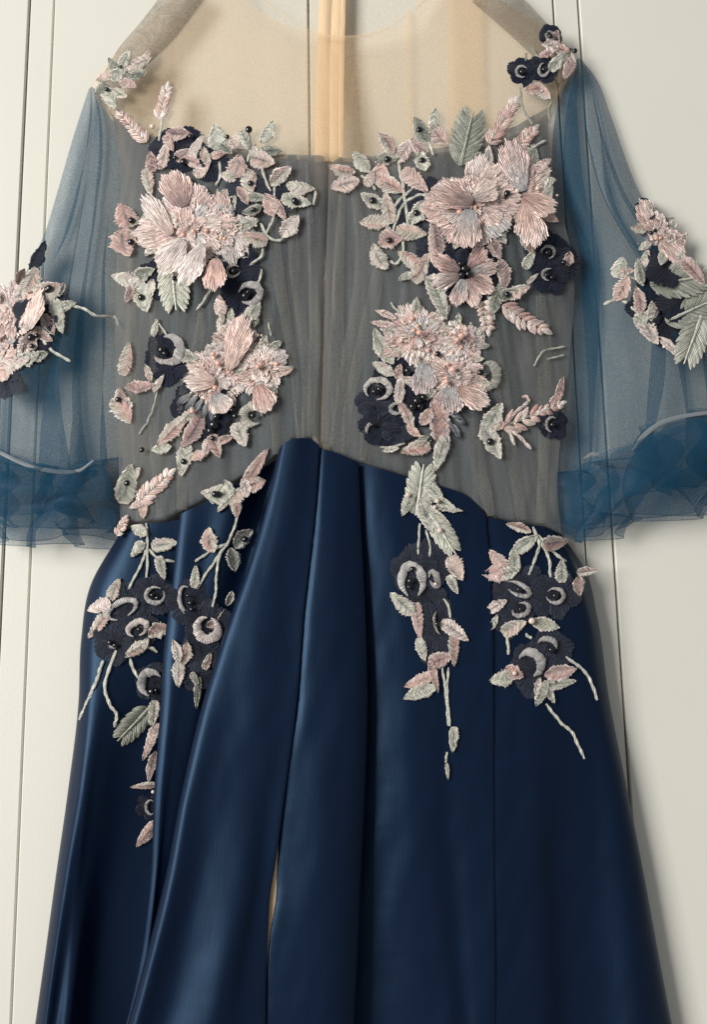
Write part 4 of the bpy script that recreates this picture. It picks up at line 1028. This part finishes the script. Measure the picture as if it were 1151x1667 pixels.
B(a, s_, [(628, 511, 38, 158, 'k', 12), (624, 526, 44, 172, 'k', 13), (625, 562, 66, 118, 's', 28), (636, 574, 32, -20, 'k', 16), (624, 599, 42, 150, 'p', 20), (650, 604, 28, 80, 'k', 16), (651, 630, 50, 85, 'k', 18), (656, 664, 38, 120, 'k', 16), (668, 680, 30, -70, 'p', 18), (674, 700, 32, -40, 'k', 14),
          (665, 616, 34, 0, 'k', 9), (672, 624, 34, -20, 'c', 8), (694, 676, 34, 60, 'k', 22), (712, 690, 84, -82, 'm', 34), (717, 736, 62, -108, 's', 24), (676, 728, 50, 190, 'p', 26), (635, 730, 30, 190, 'c', 10), (688, 716, 30, 40, 'g', 14)])
crescent(a, Spot(s_, 615, 632, 14), 615, 633, 20, 16, 0, 0, 360, 9, mixc(SILV, SAGEL, .4), 5); crescent(a, Spot(s_, 795, 610, 14), 793, 610, 16, 20, 0, -100, 110, 13, SAGE, 4); crescent(a, Spot(s_, 646, 665, 10), 646, 664, 10, 8, 0, 60, 320, 6, SILV, 5)
crescent(a, Spot(s_, 603, 700, 10), 606, 700, 9, 12, 0, 90, 200, 5, PALE, 5)
S(a, s_, [[(637, 491), (642, 500), (650, 508)], [(660, 720), (640, 726), (620, 727)]], 2.5)
B(a, s_, [(804, 678, 54, 62, 's', 32), (800, 717, 66, -62, 's', 30, 8), (812, 690, 30, 20, 'k', 14)])
sprig(a, s_, (818, 694), (872, 672), 4, 30, 10, None, .05, 38); sprig(a, s_, (874, 672), (914, 656), 4, 16, 8, None, 0, 40)
for p1 in ((838, 724), (864, 730), (860, 653)):
    cord(a, s_, [(818, 694), (0.5*(818 + p1[0]) + 3, 0.5*(694 + p1[1]) - 5), p1], 4.2, PINK[1], 'bud', 1.4, PALE)
cord(a, s_, [(862, 652), (858, 645), (850, 646)], 4, PINK[1], 'bud', 1.4)
anemone(a, s_, 900, 690, 26, 10, 1.2, 0, 60, 260, 1, NAVY); B(a, s_, [(912, 630, 40, 80, 'm', 14), (906, 646, 30, 50, 'k', 13)])
S(a, s_, [[(920, 563), (886, 570), (870, 595)], [(918, 577), (890, 584)]], 2.4)
# L: right of centre on the skirt
a = applique('long trailing flower spray right of the centre of the skirt'); s4 = 'right'
feather(a, sb, 684, 796, 84, 58, 82, 6, SAGE, SAGEL); feather(a, s4, 722, 868, 80, 42, -58, 6, SAGE, SAGEL)
B(a, s4, [(694, 838, 60, -70, 's', 26), (664, 820, 42, -110, 's', 20), (722, 818, 54, -28, 's', 15), (730, 826, 50, -10, 's', 11), (712, 834, 54, -35, 'c', 11), (708, 800, 40, -45, 's', 22)])
beads(a, s4, [(664, 804, 5.5), (712, 814, 5.5), (716, 862, 6), (708, 824, 4)], 'pearl')
S(a, s4, [[(684, 850), (682, 875), (682, 900)], [(694, 860), (699, 880), (699, 904)]], 2.8)
anemone(a, s4, 708, 918, 40, 0, nb=0, c=CHAR); anemone(a, s4, 672, 925, 40, 0, nb=1, c=CHAR); anemone(a, s4, 690, 970, 36, 0, nb=0, c=CHAR); anemone(a, s4, 712, 1014, 46, 0, nb=1, c=CHAR, k=.75, rot=90); anemone(a, s4, 708, 1060, 28, 0, nb=0, c=CHAR)
crescent(a, Spot(s4, 671, 945, 14), 671, 945, 17, 26, 8, 0, 360, 13, SILV, 5); beads(a, s4, [(668, 944, 7), (666, 954, 5)])
crescent(a, Spot(s4, 706, 941, 8), 706, 941, 6, 12, 20, 0, 360, 9, SILV, 5); beads(a, s4, [(709, 949, 4)], 'pearl'); crescent(a, Spot(s4, 712, 1014, 8), 714, 1012, 6, 18, 10, 90, 270, 4, SAGE, 5)
B(a, s4, [(742, 924, 44, -70, 'k', 28), (738, 950, 34, -62, 's', 16), (654, 980, 50, 135, 's', 26), (680, 1010, 62, -85, 'k', 20), (742, 1024, 54, -30, 'k', 24), (718, 1070, 44, 30, 'k', 26), (740, 1056, 54, -85, 'p', 18), (686, 1056, 40, -80, 's', 18),
          (708, 1100, 54, -72, 'm', 14), (684, 1104, 58, 205, 'k', 22), (684, 1126, 58, 200, 's', 26), (739, 1202, 42, -92, 's', 17), (729, 1254, 28, -82, 'c', 7)])
S(a, s4, [[(722, 973), (730, 985), (733, 1004)], [(720, 1085), (726, 1130), (730, 1180)], [(730, 1085), (728, 1130), (733, 1180)], [(728, 1222), (726, 1240)]], 3.0)
# M: right hip
a = applique('dark and pink flower spray on the right hip of the skirt'); s5 = 'side'
S(a, s5, [[(868, 856), (878, 885), (870, 912), (862, 934)], [(878, 876), (893, 905), (896, 938)], [(876, 870), (912, 906), (948, 930)], [(826, 1030), (828, 1064)], [(888, 1143), (913, 1174), (934, 1195), (951, 1234)], [(921, 1067), (954, 1094), (973, 1138)], [(855, 1030), (866, 1038)]], 3.6)
B(a, s5, [(844, 858, 44, 162, 'p', 16), (857, 882, 46, 38, 's', 24), (904, 882, 42, 10, 'p', 26), (914, 928, 38, 92, 's', 22), (955, 930, 36, 8, 'p', 16), (944, 952, 34, -88, 'k', 20), (811, 910, 46, 128, 'k', 24), (838, 910, 42, 88, 's', 22), (804, 936, 40, 170, 'k', 28), (830, 932, 36, 10, 's', 22)])
anemone(a, s5, 856, 950, 34, 0, nb=0, c=CHAR); anemone(a, s5, 904, 968, 40, 14, .85, 0, 0, 360, 1, CHAR); anemone(a, s5, 842, 986, 36, 0, nb=0, c=CHAR); anemone(a, s5, 898, 1056, 38, 0, nb=1, c=CHAR); anemone(a, s5, 868, 1086, 44, 0, nb=0, c=CHAR, n=6); anemone(a, s5, 830, 1010, 26, 0, nb=0, c=CHAR); anemone(a, s5, 820, 962, 26, 0, nb=0, c=CHAR)
crescent(a, Spot(s5, 843, 957, 12), 843, 957, 21, 9, -25, 0, 360, 7, SILV, 5); crescent(a, Spot(s5, 848, 990, 10), 848, 990, 14, 10, 20, 0, 360, 7, SILV, 5); crescent(a, Spot(s5, 892, 1049, 10), 890, 1052, 16, 14, 0, -10, 150, 8, SILV, 5); crescent(a, Spot(s5, 861, 1077, 14), 862, 1080, 19, 20, 0, -70, 150, 13, SILV, 5)
B(a, s5, [(810, 984, 36, 30, 'k', 20), (803, 1011, 30, 60, 's', 12), (836, 1018, 44, 35, 'p', 26), (888, 1015, 48, -12, 's', 24), (816, 1105, 38, 200, 's', 28), (838, 1092, 34, -30, 'k', 24), (913, 1092, 54, 12, 'k', 26), (910, 1112, 58, 4, 's', 20), (882, 1128, 44, -115, 's', 20), (876, 1118, 36, -100, 'k', 12), (896, 1130, 30, -70, 's', 14)])
beads(a, s5, [(866, 1009, 7), (838, 1094, 5)], 'pearl'); beads(a, s5, [(845, 958, 5), (848, 990, 5)])
# N: left sleeve
a = applique('pink peony spray on the left sleeve'); s6 = 'slv0'
B(a, s6, [(62, 418, 60, 66, 'd', 22)])
anemone(a, s6, 58, 515, 36, 0, nb=0, c=CHAR); anemone(a, s6, 52, 565, 30, 0, nb=0, c=NAVY); anemone(a, s6, 90, 496, 22, 0, nb=0, c=CHAR); anemone(a, s6, 10, 622, 24, 0, nb=0, c=CHAR)
peony(a, s6, 22, 500, 60, .62, 60, .3, 4, 8); peony(a, s6, 6, 566, 44, .7, 60, .3, 2, 7)
B(a, s6, [(52, 452, 50, 60, 'p', 26), (36, 470, 44, 70, 'k', 24), (100, 470, 26, 60, 'c', 14), (70, 545, 36, -40, 'p', 20), (28, 590, 44, 20, 'p', 22)])
sp = Spot(s6, 30, 500, 30)
petal(a, sp, 14, 535, 96, 50, 60, 4, PINK[1], PINK[0], 'thread', 11, 2, 1.5); petal(a, sp, 45, 535, 56, 34, 70, 5, PINK[3], PINK[0], 'thread', 9, 2, 1.5)
B(a, s6, [(78, 471, 48, 40, 'p', 38, 9), (94, 514, 58, -80, 's', 24), (78, 527, 40, -60, 'p', 22), (106, 498, 40, 20, 's', 20), (47, 556, 46, 60, 'm', 30), (45, 580, 40, 20, 's', 24), (14, 592, 60, 60, 'k', 26), (66, 578, 28, 20, 'g', 18), (30, 572, 40, 80, 'c', 14)])
S(a, s6, [[(112, 494), (138, 502), (158, 513), (186, 516), (193, 530)], [(69, 552), (86, 571), (115, 587)]], 3.4)
beads(a, s6, [(80, 468, 8), (50, 548, 8), (60, 545, 6), (52, 562, 6)])
# O: right sleeve
a = applique('pink flower and feathery leaf spray on the right sleeve'); s7 = 'slv1'
for x, y, r in ((1062, 466, 30), (1086, 428, 36), (1082, 530, 32), (1110, 490, 40), (1048, 500, 28), (1050, 340, 18)): anemone(a, s7, x, y, r, 0, nb=0, c=NAVY)
peony(a, s7, 1074, 384, 48, .62, -52 + 90 + 90, .1, 3, 8); sp = Spot(s7, 1075, 380, 30)
petal(a, sp, 1070, 376, 56, 42, 120, 3, MAUVE, PINK[2], 'thread', 9, 2, 1); petal(a, sp, 1076, 392, 50, 50, -50, 5, PINK[1], PINK[0], 'thread', 9, 2, 1); petal(a, sp, 1100, 410, 84, 30, -48, 3, PINK[0], PINK[1], 'thread', 7, 2, 1)
feather(a, s7, 1100, 456, 84, 74, 8, 7, SAGED, SAGEL); feather(a, s7, 1122, 505, 84, 64, 24, 7, SAGED, SAGEL); feather(a, s7, 1128, 552, 84, 60, 250, 7, SAGE, SAGEL)
B(a, s7, [(1100, 412, 50, -46, 'p', 26), (1130, 440, 54, -46, 'k', 26), (1060, 344, 44, 120, 'p', 20), (1052, 420, 30, 60, 'p', 18), (1066, 500, 36, 70, 'p', 20), (1080, 480, 34, 20, 'c', 16), (1009, 434, 36, 80, 's', 28), (1013, 468, 46, 62, 'k', 28), (1040, 440, 42, 105, 's', 18), (1039, 488, 48, 98, 'k', 22), (1050, 518, 38, 20, 's', 28), (1057, 539, 50, -64, 'k', 28), (1091, 565, 54, -42, 'k', 16), (1020, 440, 24, 20, 'p', 16), (1066, 520, 26, 40, 'd', 18)])
S(a, s7, [[(983, 495), (1002, 487), (1020, 492), (1036, 508)], [(1022, 451), (1036, 453), (1048, 464)]], 3.6)
beads(a, s7, [(1065, 375, 7), (1060, 378, 5)])
